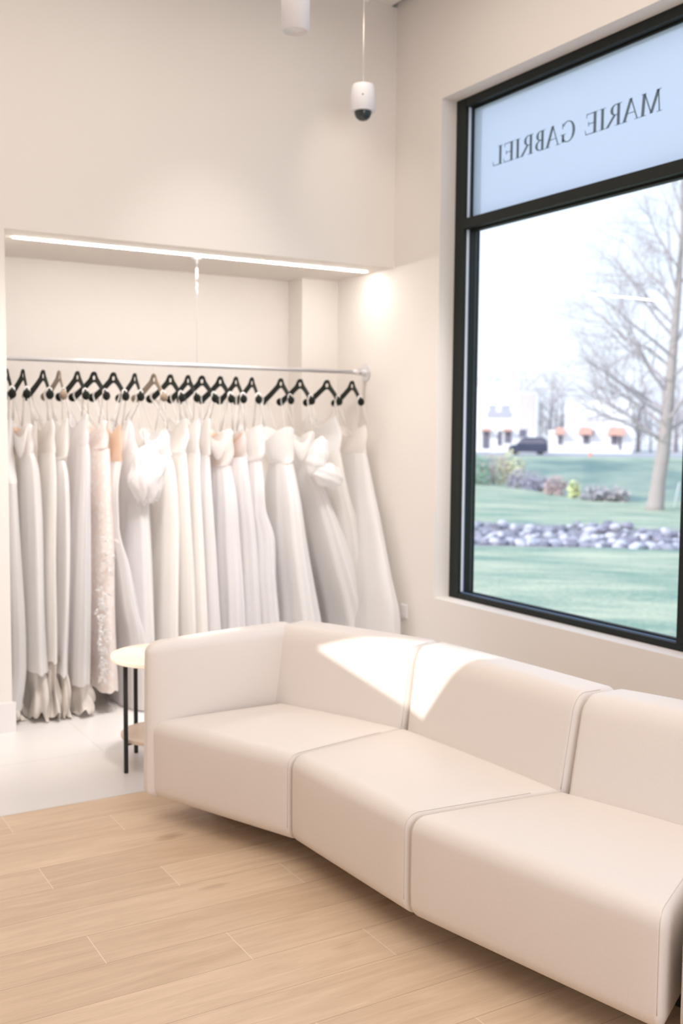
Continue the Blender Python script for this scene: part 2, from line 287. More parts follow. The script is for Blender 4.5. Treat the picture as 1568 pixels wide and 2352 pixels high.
ROWS = [
 [(1.539, 1.235, 5.45, 0.022, 0.15), (1.354, 1.228, 5.45, 0.033, 0.115), (1.215, 1.238, 5.45, 0.038, 0.177), (0.824, 1.249, 5.45, 0.044, 0.2), (0.582, 1.255, 5.45, 0.046, 0.2), (0.271, 1.259, 5.45, 0.049, 0.2), (0.069, 1.233, 5.45, 0.051, 0.2)] ,
 [(1.512, 1.322, 5.45, 0.042, 0.15), (1.365, 1.330, 5.45, 0.038, 0.14), (1.278, 1.349, 5.45, 0.038, 0.169), (1.016, 1.351, 5.45, 0.042, 0.201), (0.581, 1.344, 5.45, 0.047, 0.253), (0.261, 1.351, 5.45, 0.056, 0.27)] ,
 [(1.541, 1.438, 5.45, 0.022, 0.15), (1.453, 1.446, 5.45, 0.022, 0.14), (1.365, 1.447, 5.45, 0.022, 0.14), (1.123, 1.437, 5.45, 0.031, 0.187), (0.684, 1.417, 5.45, 0.033, 0.24), (0.312, 1.406, 5.45, 0.031, 0.27)] ,
 [(1.542, 1.515, 5.45, 0.025, 0.15), (1.364, 1.509, 5.45, 0.027, 0.14), (1.33, 1.504, 5.45, 0.022, 0.115), (1.232, 1.504, 5.45, 0.027, 0.174), (0.9, 1.496, 5.45, 0.031, 0.214), (0.569, 1.48, 5.45, 0.031, 0.253), (0.237, 1.458, 5.45, 0.031, 0.27)] ,
 [(1.566, 1.614, 5.45, 0.025, 0.15), (1.409, 1.616, 5.45, 0.027, 0.14), (1.275, 1.616, 5.45, 0.032, 0.169), (1.007, 1.6, 5.45, 0.04, 0.201), (0.562, 1.574, 5.45, 0.047, 0.253), (0.176, 1.56, 5.45, 0.056, 0.27)] ,
 [(1.533, 1.71, 5.45, 0.034, 0.15), (1.386, 1.714, 5.45, 0.045, 0.14), (1.116, 1.715, 5.45, 0.05, 0.187), (0.98, 1.718, 5.45, 0.052, 0.203), (0.553, 1.698, 5.45, 0.056, 0.253), (0.125, 1.709, 5.45, 0.063, 0.27)] ,
 [(1.511, 1.793, 5.45, 0.027, 0.15), (1.317, 1.8, 5.45, 0.03, 0.118), (1.182, 1.763, 5.45, 0.023, 0.184), (0.967, 1.757, 5.45, 0.023, 0.212), (0.773, 1.797, 5.45, 0.041, 0.237), (0.543, 1.828, 5.45, 0.052, 0.266), (0.37, 1.863, 5.45, 0.064, 0.285), (0.012, 1.882, 5.45, 0.075, 0.29)] ,
 [(1.546, 1.843, 5.45, 0.023, 0.15), (1.363, 1.877, 5.45, 0.041, 0.142), (1.225, 1.914, 5.45, 0.05, 0.178), (0.995, 1.916, 5.45, 0.055, 0.207), (0.651, 1.913, 5.45, 0.057, 0.251), (0.376, 1.91, 5.45, 0.057, 0.284), (0.012, 1.919, 5.45, 0.062, 0.29)] ,
 [(1.495, 2.031, 5.45, 0.055, 0.15), (1.35, 2.06, 5.45, 0.051, 0.117), (1.246, 2.077, 5.45, 0.042, 0.175), (0.989, 2.08, 5.45, 0.051, 0.207), (0.641, 2.063, 5.45, 0.053, 0.251), (0.363, 2.05, 5.45, 0.053, 0.284), (0.012, 2.049, 5.45, 0.058, 0.29)] ,
 [(1.55, 2.158, 5.45, 0.03, 0.15), (1.456, 2.169, 5.45, 0.035, 0.14), (1.361, 2.156, 5.45, 0.03, 0.14), (1.103, 2.159, 5.45, 0.039, 0.187), (0.75, 2.161, 5.45, 0.044, 0.227), (0.35, 2.157, 5.45, 0.049, 0.27), (0.012, 2.169, 5.45, 0.053, 0.27)] ,
 [(1.551, 2.234, 5.45, 0.03, 0.15), (1.361, 2.234, 5.45, 0.026, 0.14), (1.219, 2.224, 5.45, 0.03, 0.174), (0.983, 2.226, 5.45, 0.037, 0.201), (0.343, 2.224, 5.45, 0.047, 0.27), (0.012, 2.232, 5.45, 0.051, 0.27)] ,
 [(1.552, 2.292, 5.45, 0.026, 0.15), (1.348, 2.307, 5.45, 0.023, 0.115), (1.099, 2.289, 5.45, 0.035, 0.187), (0.742, 2.298, 5.45, 0.047, 0.227), (0.336, 2.304, 5.45, 0.054, 0.27), (0.012, 2.309, 5.45, 0.054, 0.27)] ,
 [(1.493, 2.412, 5.45, 0.057, 0.15), (1.372, 2.422, 5.45, 0.054, 0.142), (1.287, 2.422, 5.45, 0.042, 0.118), (1.096, 2.426, 5.45, 0.057, 0.193), (0.856, 2.429, 5.45, 0.064, 0.222), (0.495, 2.432, 5.45, 0.066, 0.266), (0.012, 2.436, 5.45, 0.071, 0.29)] ,
 [(1.494, 2.498, 5.45, 0.036, 0.15), (1.335, 2.526, 5.45, 0.04, 0.117), (1.215, 2.511, 5.45, 0.043, 0.178), (0.85, 2.536, 5.45, 0.055, 0.222), (0.315, 2.544, 5.45, 0.062, 0.284), (0.012, 2.557, 5.45, 0.067, 0.29)] ,
 [(1.519, 2.609, 5.45, 0.053, 0.15), (1.359, 2.618, 5.45, 0.048, 0.142), (1.31, 2.62, 5.45, 0.038, 0.118), (1.164, 2.607, 5.45, 0.045, 0.184), (1.03, 2.606, 5.45, 0.053, 0.2), (0.87, 2.638, 5.45, 0.072, 0.219), (0.65, 2.633, 5.45, 0.072, 0.245), (0.306, 2.652, 5.45, 0.079, 0.284), (0.012, 2.665, 5.45, 0.084, 0.29)] ,
 [(1.508, 2.783, 5.45, 0.078, 0.15), (1.333, 2.803, 5.45, 0.068, 0.115), (1.295, 2.814, 5.45, 0.044, 0.115), (1.085, 2.824, 5.45, 0.063, 0.187), (0.835, 2.85, 5.45, 0.08, 0.214), (0.457, 2.902, 5.45, 0.093, 0.253), (0.279, 2.922, 5.45, 0.098, 0.27), (0.012, 2.962, 5.45, 0.103, 0.27)] ,
 [(1.484, 2.935, 5.45, 0.054, 0.15), (1.332, 2.964, 5.45, 0.044, 0.115), (1.207, 2.973, 5.45, 0.052, 0.174), (0.951, 3.069, 5.45, 0.074, 0.201), (0.693, 3.152, 5.45, 0.09, 0.227), (0.431, 3.227, 5.45, 0.1, 0.253), (0.251, 3.256, 5.442, 0.105, 0.28), (0.012, 3.26, 5.394, 0.105, 0.34)] ,
 [(1.574, 3.091, 5.45, 0.032, 0.15), (1.46, 3.127, 5.45, 0.045, 0.14), (1.357, 3.127, 5.45, 0.042, 0.14), (1.127, 3.158, 5.45, 0.055, 0.182), (0.92, 3.209, 5.45, 0.068, 0.203), (0.687, 3.238, 5.45, 0.075, 0.227), (0.426, 3.278, 5.45, 0.083, 0.253), (0.253, 3.277, 5.426, 0.088, 0.3), (0.012, 3.273, 5.378, 0.092, 0.36)] ,
 [(1.525, 3.299, 5.45, 0.04, 0.15), (1.356, 3.305, 5.45, 0.035, 0.14), (1.125, 3.312, 5.434, 0.053, 0.202), (0.9, 3.302, 5.394, 0.063, 0.276), (0.632, 3.286, 5.346, 0.072, 0.365), (0.463, 3.288, 5.322, 0.077, 0.413), (0.323, 3.283, 5.322, 0.082, 0.428), (0.012, 3.278, 5.33, 0.087, 0.42)] ,
]
WOOD = planks(); TILE = tiles()
# =====================================================================  the room
XR, YB = 3.391, 5.153
bm = bmesh.new(); box(bm, -3, 3.7, -3, 4.031, -.12, 0); fl = tag(obj('floor', bm, WOOD, smooth=False), 'pale oak plank floor running under the sofa', None, kind='structure')
bm = bmesh.new(); box(bm, -3, 3.7, 4.0312, 6.1, -.12, .0005); tag(obj('floor', bm, TILE, smooth=False), 'pale porcelain tile floor in front of the dress niche', None, kind='structure')
bm = bmesh.new()
box(bm, -3, 1.182, YB, 6.1, 0, 3.893); box(bm, 1.182, XR, YB, 6.1, 2.432, 3.893)
tag(obj('wall_back', bm, WALL, smooth=False), 'off-white back wall with the bulkhead over the dress niche', None, kind='structure')
bm = bmesh.new(); box(bm, 1.182, XR, 5.985, 6.1, 0, 2.432); box(bm, 3.135, XR, 5.798, 5.985, 0, 2.432)
tag(obj('wall_niche', bm, WALL, smooth=False), 'back wall of the niche with a shallow corner pillar', None, kind='structure')
WY0, WY1, WZ0, WZ1 = 1.20, 4.706, .562, 3.273
bm = bmesh.new()
box(bm, XR, 3.64, WY1, 6.1, 0, 4.02); box(bm, XR, 3.64, -3, WY0, 0, 4.02)
box(bm, XR, 3.64, WY0, WY1, 0, WZ0); box(bm, XR, 3.64, WY0, WY1, WZ1, 4.02)
tag(obj('wall_right', bm, WALL, smooth=False), 'off-white wall holding the big storefront window', None, kind='structure')
bm = bmesh.new(); box(bm, -3.1, 3.352, -3.1, YB, 3.893, 3.99)
tag(obj('ceiling', bm, CEIL, smooth=False), 'cream ceiling with a dark reveal along the window wall', None, kind='structure')
bm = bmesh.new(); box(bm, -3.1, 3.64, -3.1, 6.1, 4.0, 4.05); tag(obj('ceiling_deck', bm, CEIL, smooth=False), 'deck above the ceiling reveal', None, kind='structure')
bm = bmesh.new(); box(bm, -3.1, 3.64, -3.1, -3, -.12, 4.0); tag(obj('wall_front', bm, WALL, smooth=False), 'wall behind the viewer', None, kind='structure')
# left wall with made-up openings shaped to cast the sun patches (local XY -> world Y,Z)
loops = [[(-3.1, 0), (6.1, 0), (6.1, 4.0), (-3.1, 4.0)],
         [(3.633, 3.184), (3.50, 3.275), (3.35, 3.365), (3.20, 3.41), (2.86, 3.43), (2.93, 3.34), (2.99, 3.25), (3.086, 3.082)],
         [(3.745, 2.985), (3.92, 2.985), (3.92, 3.135), (3.805, 3.135)],
         [(4.04, 2.733), (4.60, 2.733), (4.586, 2.81), (4.469, 2.873), (4.30, 3.0), (4.04, 3.0)]]
me = outline('wall_left', loops, .02, WALL)
wl = link('wall_left', me, WALL, smooth=False); wl.matrix_world = Matrix(((0, 0, 1, -3.01), (1, 0, 0, 0), (0, 1, 0, 0), (0, 0, 0, 1)))
tag(wl, 'left wall with made-up openings that shape the sun patches', None, kind='structure')
bm = bmesh.new(); box(bm, -3, 1.196, YB-.016, YB, 0, .150); tag(obj('baseboard_back', bm, BASE, smooth=False), 'white baseboard at the foot of the back wall', None, kind='structure')
bm = bmesh.new(); box(bm, XR-.014, XR, -3, YB-.0, 0, .110); tag(obj('baseboard_right', bm, BASE, smooth=False), 'white baseboard under the window', None, kind='structure')

# ---------------- window ----------------
GX = 3.546
win = empty('window_1', (3.49, WY1, WZ0)); tag(win, 'large black-framed storefront window with frosted transom pane', None, kind='structure')
wl_ = Vector((3.49, WY1, WZ0))
def wpart(name, boxes, m, bevel=.003):
    bm = bmesh.new()
    for b in boxes: box(bm, *b)
    o = obj(name, bm, m, smooth=False); o.data.transform(Matrix.Translation(-wl_)); o.parent = win
    if bevel:
        md = o.modifiers.new('b', 'BEVEL'); md.width = bevel; md.segments = 2
    return o
X0, X1 = 3.490, 3.602
wpart('frame_jamb', [(X0, X1, 4.622, WY1, WZ0, WZ1)], FRAME)
wpart('frame_jamb', [(X0, X1, WY0, 1.27, WZ0, WZ1)], FRAME)
wpart('frame_head', [(X0+.001, X1, 1.27, 4.622, 3.227, WZ1)], FRAME)
wpart('frame_sill', [(X0+.001, X1, 1.27, 4.622, WZ0, .594)], FRAME)
wpart('transom_bar', [(X0-.002, X1, 1.27, 4.622, 2.582, 2.637)], FRAME)
wpart('mullion', [(X0, X1, 2.990, 3.074, .594, 2.582)], FRAME)
wpart('mullion', [(X0, X1, 2.990, 3.074, 2.637, 3.227)], FRAME) if False else None
for (ya, yb) in ((3.074, 4.622), (1.27, 2.990)):
    z0, z1 = .594, 2.582
    wpart('glazing_bead', [(GX-.016, GX-.004, yb-.012, yb, z0, z1), (GX-.016, GX-.004, ya, ya+.012, z0, z1), (GX-.016, GX-.004, ya, yb, z0, z0+.011), (GX-.016, GX-.004, ya, yb, z1-.011, z1)], FRAME, .002)
    o = wpart('glass_pane', [(GX, GX+.006, ya, yb, z0, z1)], GLASS, 0)
wpart('glazing_bead', [(GX-.016, GX-.004, 4.610, 4.622, 2.637, 3.227), (GX-.016, GX-.004, 1.27, 4.61, 2.637, 2.648), (GX-.016, GX-.004, 1.27, 4.61, 3.216, 3.227)], FRAME, .002)
wpart('frosted_pane', [(GX+.001, GX+.005, 1.27, 4.622, 2.637, 3.227)], FROST, 0)['label'] = 'frosted translucent upper pane'

wpart('pale_jamb_strip', [(3.510, 3.524, 4.6195, 4.6222, .60, 2.58), (3.510, 3.524, 4.6195, 4.6222, 2.640, 3.225)], mat('pale_strip', (.75, .80, .88), .3), 0)['label'] = 'pale strip on the jamb side'  # narrow pale strip along the jamb side
wpart('blue_grey_strip', [(3.526, GX, 4.6190, 4.6222, .594, 2.582), (3.526, GX, 4.6190, 4.6222, 2.637, 3.227), (3.512, 3.529, 3.075, 4.619, .5935, .5965)], mat('blue_grey_finish', (.16, .25, .42), .35), 0)  # narrow blue-grey strips along jamb and sill
# lettering on the outside of the frosted pane, so it reads mirrored from within
INK = mat('grey_blue_vinyl', (.11, .17, .23), .6)
def quad(bm, pts):
    bm.faces.new([bm.verts.new((p[0], p[1], 0)) for p in pts])
def stroke(bm, x0, y0, x1, y1, w): quad(bm, [(x0-w/2, y0), (x0+w/2, y0), (x1+w/2, y1), (x1-w/2, y1)])
def serif(bm, x, y, w, dn=1):
    quad(bm, [(x-w/2, y), (x+w/2, y), (x+w/2, y+.022*dn), (x-w/2, y+.022*dn)])
def arc(bm, cx, cy, rx, ry, a0, a1, thick, thin, n=22):
    """contrast arc: heavy where it runs upright, fine at the top and bottom"""
    P = []
    for i in range(n+1):
        a = a0+(a1-a0)*i/n; t = thin+(thick-thin)*abs(math.cos(a))**1.5
        P.append(((cx+rx*math.cos(a), cy+ry*math.sin(a)), (cx+(rx-t)*math.cos(a), cy+(ry-t*.8)*math.sin(a))))
    for p, q in zip(P, P[1:]): quad(bm, [p[0], q[0], q[1], p[1]])
TK, TN = .13, .05
def gl_I(bm, x=.2): stroke(bm, x, 0, x, 1, TK); serif(bm, x, 0, .30); serif(bm, x, 1, .30, -1)
def gl_E(bm):
    gl_I(bm, .17)
    for y, l in ((.022, .62), (.5, .50), (.978, .58)): quad(bm, [(.17, y-.018), (l, y-.018), (l, y+.018), (.17, y+.018)])
    quad(bm, [(.585, 0), (.625, 0), (.665, .24), (.650, .24)]); quad(bm, [(.55, 1), (.59, 1), (.605, .79), (.59, .79)]); quad(bm, [(.47, .40), (.50, .40), (.50, .60), (.47, .60)])
def gl_L(bm):
    gl_I(bm, .17); quad(bm, [(.17, 0), (.60, 0), (.60, .036), (.17, .036)]); quad(bm, [(.56, 0), (.60, 0), (.645, .26), (.63, .26)])
def gl_A(bm):
    stroke(bm, .10, 0, .40, 1.02, TN); stroke(bm, .70, 0, .40, 1.02, TK); serif(bm, .10, 0, .24); serif(bm, .70, 0, .30)
    quad(bm, [(.2, .34), (.6, .34), (.59, .375), (.21, .375)])
def gl_M(bm):
    stroke(bm, .14, 0, .20, 1, TN); stroke(bm, .20, 1, .50, .02, TK); stroke(bm, .50, .02, .80, 1, TN); stroke(bm, .88, 0, .82, 1, TK)
    serif(bm, .14, 0, .24); serif(bm, .88, 0, .30); serif(bm, .18, 1, .22, -1); serif(bm, .84, 1, .22, -1)
def gl_R(bm):
    gl_I(bm, .17); arc(bm, .30, .74, .26, .26, -PI/2, PI/2, TK, TN); quad(bm, [(.17, 1), (.30, 1), (.30, .964), (.17, .964)]); quad(bm, [(.17, .48), (.30, .48), (.30, .516), (.17, .516)])
    stroke(bm, .70, 0, .36, .50, TK); serif(bm, .72, 0, .18)
def gl_B(bm):
    gl_I(bm, .17)
    for cy, ry, rx in ((.755, .245, .24), (.265, .265, .29)):
        arc(bm, .28, cy, rx, ry, -PI/2, PI/2, TK, TN)
        for y in (cy+ry-.018, cy-ry+.018): quad(bm, [(.17, y-.018), (.28, y-.018), (.28, y+.018), (.17, y+.018)])
def gl_G(bm):
    arc(bm, .45, .5, .38, .52, math.radians(42), math.radians(318), TK, TN, 34)
    stroke(bm, .70, .03, .70, .42, TK*.9); serif(bm, .70, .42, .30, -1); quad(bm, [(.70, .70), (.74, .70), (.74, .97), (.72, .97)])
GL = dict(M=(gl_M, 1.02), A=(gl_A, .80), R=(gl_R, .74), I=(gl_I, .40), E=(gl_E, .69), G=(gl_G, .86), B=(gl_B, .66), L=(gl_L, .66))
let = empty('window_lettering', (GX-.0006, 3.295, 2.885)); tag(let, 'dark grey-blue serif shop name, mirrored, across the frosted upper pane', 'lettering')
text = 'MARIE GABRIEL'; total = sum(.42 if c == ' ' else GL[c][1] for c in text); sx = (4.458-3.295)/total; xx = 0
for c in text:
    if c == ' ': xx += .42; continue
    bm = bmesh.new(); GL[c][0](bm)
    for v in bm.verts: v.co = Vector((0, (v.co.x+xx)*sx, v.co.y*.096))
    g = bmesh.ops.extrude_face_region(bm, geom=bm.faces[:]); bmesh.ops.translate(bm, vec=(.0012, 0, 0), verts=[e for e in g['geom'] if isinstance(e, bmesh.types.BMVert)])
    obj('letter', bm, INK, let, smooth=False); xx += GL[c][1]

# ---------------- outlet ----------------
bm = bmesh.new(); RBox([(3.3835, 5.034), (3.3835, 4.966), (3.3905, 4.966), (3.3905, 5.034)], None, .400, .482, .003).mesh(bm, (2, 1, 2))
p1 = obj('cover_plate', bm, BASE); bm = bmesh.new(); box(bm, 3.3825, 3.384, 4.986, 5.014, .415, .438); box(bm, 3.3825, 3.384, 4.986, 5.014, .446, .468)
p2 = obj('socket_face', bm, WHITEP, smooth=False); ou = root_at('wall_outlet', (3.39, 5.0, .44), [p1, p2]); tag(ou, 'small white electrical outlet plate low on the wall beside the last dress', 'outlet')

# =====================================================================  niche fittings
bm = bmesh.new(); RBox([(1.270, 5.343), (3.325, 5.343), (3.325, 5.367), (1.270, 5.367)], None, 2.426, 2.434, .0035).mesh(bm, (4, 1, 1))
o = obj('linear_light', bm, LED); tag(o, 'long glowing linear light set in the niche soffit', 'light')
RZ, RY = 1.842, 5.45
bm = bmesh.new(); tube(bm, [(1.19, RY, RZ), (3.375, RY, RZ)], .0115, 16); a = obj('rail', bm, CHROME)
bm = bmesh.new(); lathe(bm, [(.012, 3.352), (.018, 3.356), (.020, 3.372), (.022, 3.381), (.052, 3.384), (.054, 3.386), (.054, 3.3905)], (0, RY, RZ), 36, 'x'); b = obj('wall_flange', bm, CHROME, smooth=False)
bm = bmesh.new(); lathe(bm, [(.0125, 3.30), (.0165, 3.305), (.0165, 3.352)], (0, RY, RZ), 20, 'x'); c = obj('collar', bm, CHROME)
bm = bmesh.new(); lathe(bm, [(.054, 1.1825), (.054, 1.190), (.02, 1.196)], (0, RY, RZ), 36, 'x'); d = obj('wall_flange', bm, CHROME)
rr = root_at('clothes_rail', (3.391, RY, RZ), [a, b, c, d]); tag(rr, 'brushed steel hanging rail with round wall flange', 'rail')
bm = bmesh.new(); lathe(bm, [(.030, 2.4315), (.030, 2.426), (.010, 2.420), (.006, 2.405), (.004, 2.40)], (2.285, RY, 0), 24); a = obj('ceiling_canopy', bm, CHROME)
bm = bmesh.new(); tube(bm, [(2.285, RY, 2.405), (2.285, RY, 1.856)], .0012, 6); b = obj('cable', bm, CHROME)
bm = bmesh.new(); tube(bm, [(2.285, RY, 2.375), (2.285, RY, 2.300)], .0060, 10); tube(bm, [(2.285, RY, 2.30), (2.288, RY, 2.285), (2.282, RY, 2.27), (2.288, RY, 2.25), (2.285, RY, 2.21)], .0042, 8); c = obj('turnbuckle', bm, WHITEP)
bm = bmesh.new()
tube(bm, [(2.285, RY+.0135*math.cos(t), RZ+.0135*math.sin(t)) for t in [2*PI*k/16 for k in range(17)]], .0018, 6); d = obj('rail_loop', bm, CHROME)
rr = root_at('suspension_cable', (2.285, RY, 2.432), [a, b, c, d]); tag(rr, 'thin cable with white turnbuckle holding the rail from the soffit', 'cable')

# =====================================================================  hangers
HX = [1.250, 1.332, 1.434, 1.517, 1.613, 1.701, 1.807, 1.925, 2.034, 2.128, 2.232, 2.315, 2.426, 2.523, 2.623, 2.809, 2.936, 3.118, 3.293]
HA = [2, -1, 2, -2, 3, 8, 7, -3, 2, 4, -1, 5, 1, -5, -7, -3, -1, -1, -8]
ORD = ['first', 'second', 'third', 'fourth', 'fifth', 'sixth', 'seventh', 'eighth', 'ninth', 'tenth', 'eleventh', 'twelfth', 'thirteenth', 'fourteenth', 'fifteenth', 'sixteenth', 'seventeenth', 'eighteenth', 'nineteenth']
BROWN = {3, 8}
HL = .22
def hanger_loop():
    R = []                                # right half of the outline, then mirrored
    top = [(.0, .003), (.014, .002), (.025, -.003), (.034, -.011), (.041, -.021), (.055, -.034), (.10, -.060), (.15, -.087), (.185, -.105), (.205, -.116)]
    bot = [(.205, -.148), (.185, -.143), (.15, -.124), (.10, -.096), (.06, -.073), (.035, -.060), (.018, -.053), (0, -.051)]
    half = top+bot
    return half+[(-x, y) for x, y in half[::-1][1:-1]]
def rounded(cx, cy, hx, hy, r, n=4):
    P = []
    for sx, sy, a0 in ((1, 1, 0), (-1, 1, PI/2), (-1, -1, PI), (1, -1, 1.5*PI)):
        for k in range(n+1):
            a = a0+PI/2*k/n; P.append((cx+sx*(hx-r)+r*math.cos(a), cy+sy*(hy-r)+r*math.sin(a)))
    return P
me_h = outline('frame', [hanger_loop(), rounded(0, -.0285, .0210, .0115, .006)], .005, None, bevel=.001)
bmh = bmesh.new(); bmh.from_mesh(me_h)
bmesh.ops.subdivide_edges(bmh, edges=[e for e in bmh.edges if e.calc_length() > .03], cuts=3)
for s in (1, -1): ellipsoid(bmh, (s*.203, -.128, 0), (.026, .024, .021), 0, 14)
for v in bmh.verts:                       # local: u along arms, v up, w thickness -> bend the arms towards -w
    u, z, t = v.co; v.co = Vector((t-.028*(abs(u)/.2)**1.6, -u, z))
me_frame = {}
for nm, m in (('b', VELV), ('n', BROWNV)):
    me = bpy.data.meshes.new('frame'); bmh.to_mesh(me); me.materials.append(m)
    for p in me.polygons: p.use_smooth = False
    me_frame[nm] = me
bmh.free()
bm = bmesh.new()
hk = [(0, 0, 0), (0, .001, .020), (0, .006, .030)]
pts = [(0, -.001, -.004), (0, 0, .018)]
for k in range(13):
    a = math.radians(-40+ (250)*k/12); pts.append((0, .0145*math.cos(a), .056+.0145*math.sin(a)))
tube(bm, pts, .0013, 6); bmesh.ops.recalc_face_normals(bm, faces=bm.faces)
me_hook = bpy.data.meshes.new('hook'); bm.to_mesh(me_hook); bm.free(); me_hook.materials.append(CHROME)
for p in me_hook.polygons: p.use_smooth = True
def hx_label(i):
    n = len(HX)
    side = f'{ORD[i]} from the left end of the rail' if i < 10 else (f'{ORD[n-1-i]} from the round wall flange' if i < n-1 else 'nearest the round wall flange')
    kind = 'bronze velvet' if i in BROWN else 'black velvet'
    return f'{kind} dress hanger, {side}'
def hl(i): 
    n = len(HX)
    if i == 3: return 'bronze velvet dress hanger, the left one of the two bronze ones'
    if i == 8: return 'bronze velvet dress hanger, the right one of the two bronze ones'
    if i == 0: return 'black velvet dress hanger half hidden behind the left wall edge'
    if i == n-1: return 'black velvet dress hanger nearest the round wall flange'
    return hx_label(i)
HZ = RZ-.057
for i, (x, a) in enumerate(zip(HX, HA)):
    h = empty('dress_hanger', (x, RY, HZ)); h.rotation_euler = (0, 0, math.radians(a))
    f = bpy.data.objects.new('frame', me_frame['n' if i in BROWN else 'b']); COL.objects.link(f); f.parent = h
    k = bpy.data.objects.new('hook', me_hook); COL.objects.link(k); k.parent = h
    tag(h, hl(i), 'hanger', 'velvet hangers on the rail')

# =====================================================================  dresses
SATIN = cloth('white_satin', (.93, .91, .90), .42, rough=.45)
CREPE = cloth('ivory_crepe', (.94, .91, .88), .45)
CHIFF = cloth('white_chiffon', (.93, .91, .91), .55)
LACE = cloth('blush_lace', (.95, .90, .87), .3, lace=True)
LACEW = cloth('white_lace', (.95, .93, .92), .42, bump=(45, .6, .004))
TULLE = cloth('sheer_tulle', (.95, .93, .93), .5, alpha=.72)
NUDE = cloth('nude_lining', (.90, .70, .56), .4)
UNDER = cloth('beige_underskirt', (.84, .78, .72), .3)
STRAP = cloth('ribbon', (.97, .95, .93), .6)
def interp(rows, n):
    out = []; m = len(rows)-1
    for k in range(n+1):
        t = m*k/n; i = min(int(t), m-1); f = t-i
        p0, p1, p2, p3 = rows[max(i-1, 0)], rows[i], rows[i+1], rows[min(i+2, m)]
        r = []
        for a, b, c, d in zip(p0, p1, p2, p3):
            v = .5*(2*b+(c-a)*f+(2*a-5*b+4*c-d)*f*f+(3*b-a-3*c+d)*f**3); v = min(max(v, min(b, c)-.02*0), max(b, c)); r.append(v)
        out.append(r)
    return out
def rings(name, rows, m, parent, rnd, folds=0, amp=0, dip=0, dipv=0, n=26, ragged=0, seg=72, inset=0, wob=.003, hole=True):
    z0, z1 = rows[0][0], rows[-1][0]; R = interp(rows, n); bm = bmesh.new(); prev = None
    ph = [rnd.uniform(0, 6.28) for _ in range(6)]; fq = [folds, max(2, folds*2-3), max(2, folds//2)]
    for k, (z, xc, cy, ax, ay) in enumerate(R):
        f = k/n; ring = []
        for j in range(seg):
            a = 2*PI*j/seg
            g = amp*min(1, .15+f*1.2)*(math.sin(fq[0]*a+ph[0]+.6*math.sin(2*a+ph[3])+.5*f)+.45*math.sin(fq[1]*a+ph[1]+f)+.3*math.sin(fq[2]*a+ph[2]))
            g += wob*math.sin(3*a+9*f+ph[4])
            x = xc+(ax-inset+g)*math.cos(a); y = cy+(ay-inset*2+g*1.5)*math.sin(a)
            zz = z
            if dip: zz -= (dip*math.cos(a)**2+dipv*math.cos(a)**8)*max(0, 1-f*2.2)
            if ragged and f > .8: zz += ragged*(f-.8)*5*(math.sin(5*a+ph[5])+.6*math.sin(11*a+ph[2]))
            ring.append(bm.verts.new((max(1.19, min(x, 3.372)), y, max(zz, .008))))
        if prev:
            for j in range(seg): bm.faces.new((prev[j], prev[(j+1) % seg], ring[(j+1) % seg], ring[j]))
        prev = ring
    return obj(name, bm, m, parent)
WAIST = [2, 1, 2, 2, 1, 1, 1, 1, 1, 2, 1, 1, 2, 1, 2, 2, 1, 2, 1]
STYLE = [ # bodice, skirt, folds, amp, lining, underskirt, label
 (SATIN, SATIN, 7, .004, 0, 1, 'plain white satin gown half behind the left wall edge'),
 (SATIN, SATIN, 7, .004, 1, 1, 'white satin gown with cowl neck and peach lining, second from the left'),
 (CREPE, CREPE, 7, .003, 0, 1, 'narrow ivory crepe sheath gown with the shortest hem, third from the left'),
 (CREPE, SATIN, 7, .004, 0, 1, 'slim white gown with seamed waist on the left bronze hanger'),
 (CHIFF, CHIFF, 11, .005, 0, 1, 'soft white chiffon gown directly left of the blush lace gown'),
 (LACE, LACE, 6, .003, 0, 0, 'blush floral lace gown with white leaf appliques down the skirt'),
 (NUDE, TULLE, 13, .006, 0, 0, 'nude-bodiced gown with sheer tulle skirt flaring beside the lace gown'),
 (CHIFF, CHIFF, 9, .004, 0, 0, 'ivory gown with ruffled puff sleeve hanging down its front'),
 (LACEW, CREPE, 8, .004, 0, 0, 'white gown with straight square neckline on the right bronze hanger'),
 (CREPE, CREPE, 9, .004, 0, 0, 'slim ivory strap gown directly right of the square-necked gown'),
 (LACEW, CREPE, 9, .004, 0, 0, 'narrow lace-topped gown left of the slimmest gown mid rail'),
 (CREPE, TULLE, 9, .005, 0, 0, 'slimmest pale gown pressed against the wide strapless tulle gown'),
 (LACEW, TULLE, 15, .007, 1, 0, 'strapless gown with wide embroidered bodice and white tulle skirt'),
 (CHIFF, CHIFF, 13, .006, 1, 0, 'white chiffon gown between the strapless tulle and the cupped ball gown'),
 (LACEW, TULLE, 16, .008, 0, 0, 'ball gown with cupped bodice and full layered tulle skirt'),
 (LACEW, SATIN, 10, .005, 0, 0, 'wide strapless gown with textured bodice and pleated satin skirt'),
 (SATIN, SATIN, 9, .005, 0, 0, 'satin gown with big folded white bow hanging off its front'),
 (LACEW, CREPE, 9, .005, 0, 0, 'gown with tall pointed lace bodice, second from the window wall'),
 (CREPE, SATIN, 8, .005, 0, 0, 'ivory gown flaring against the window wall, last on the rail')]
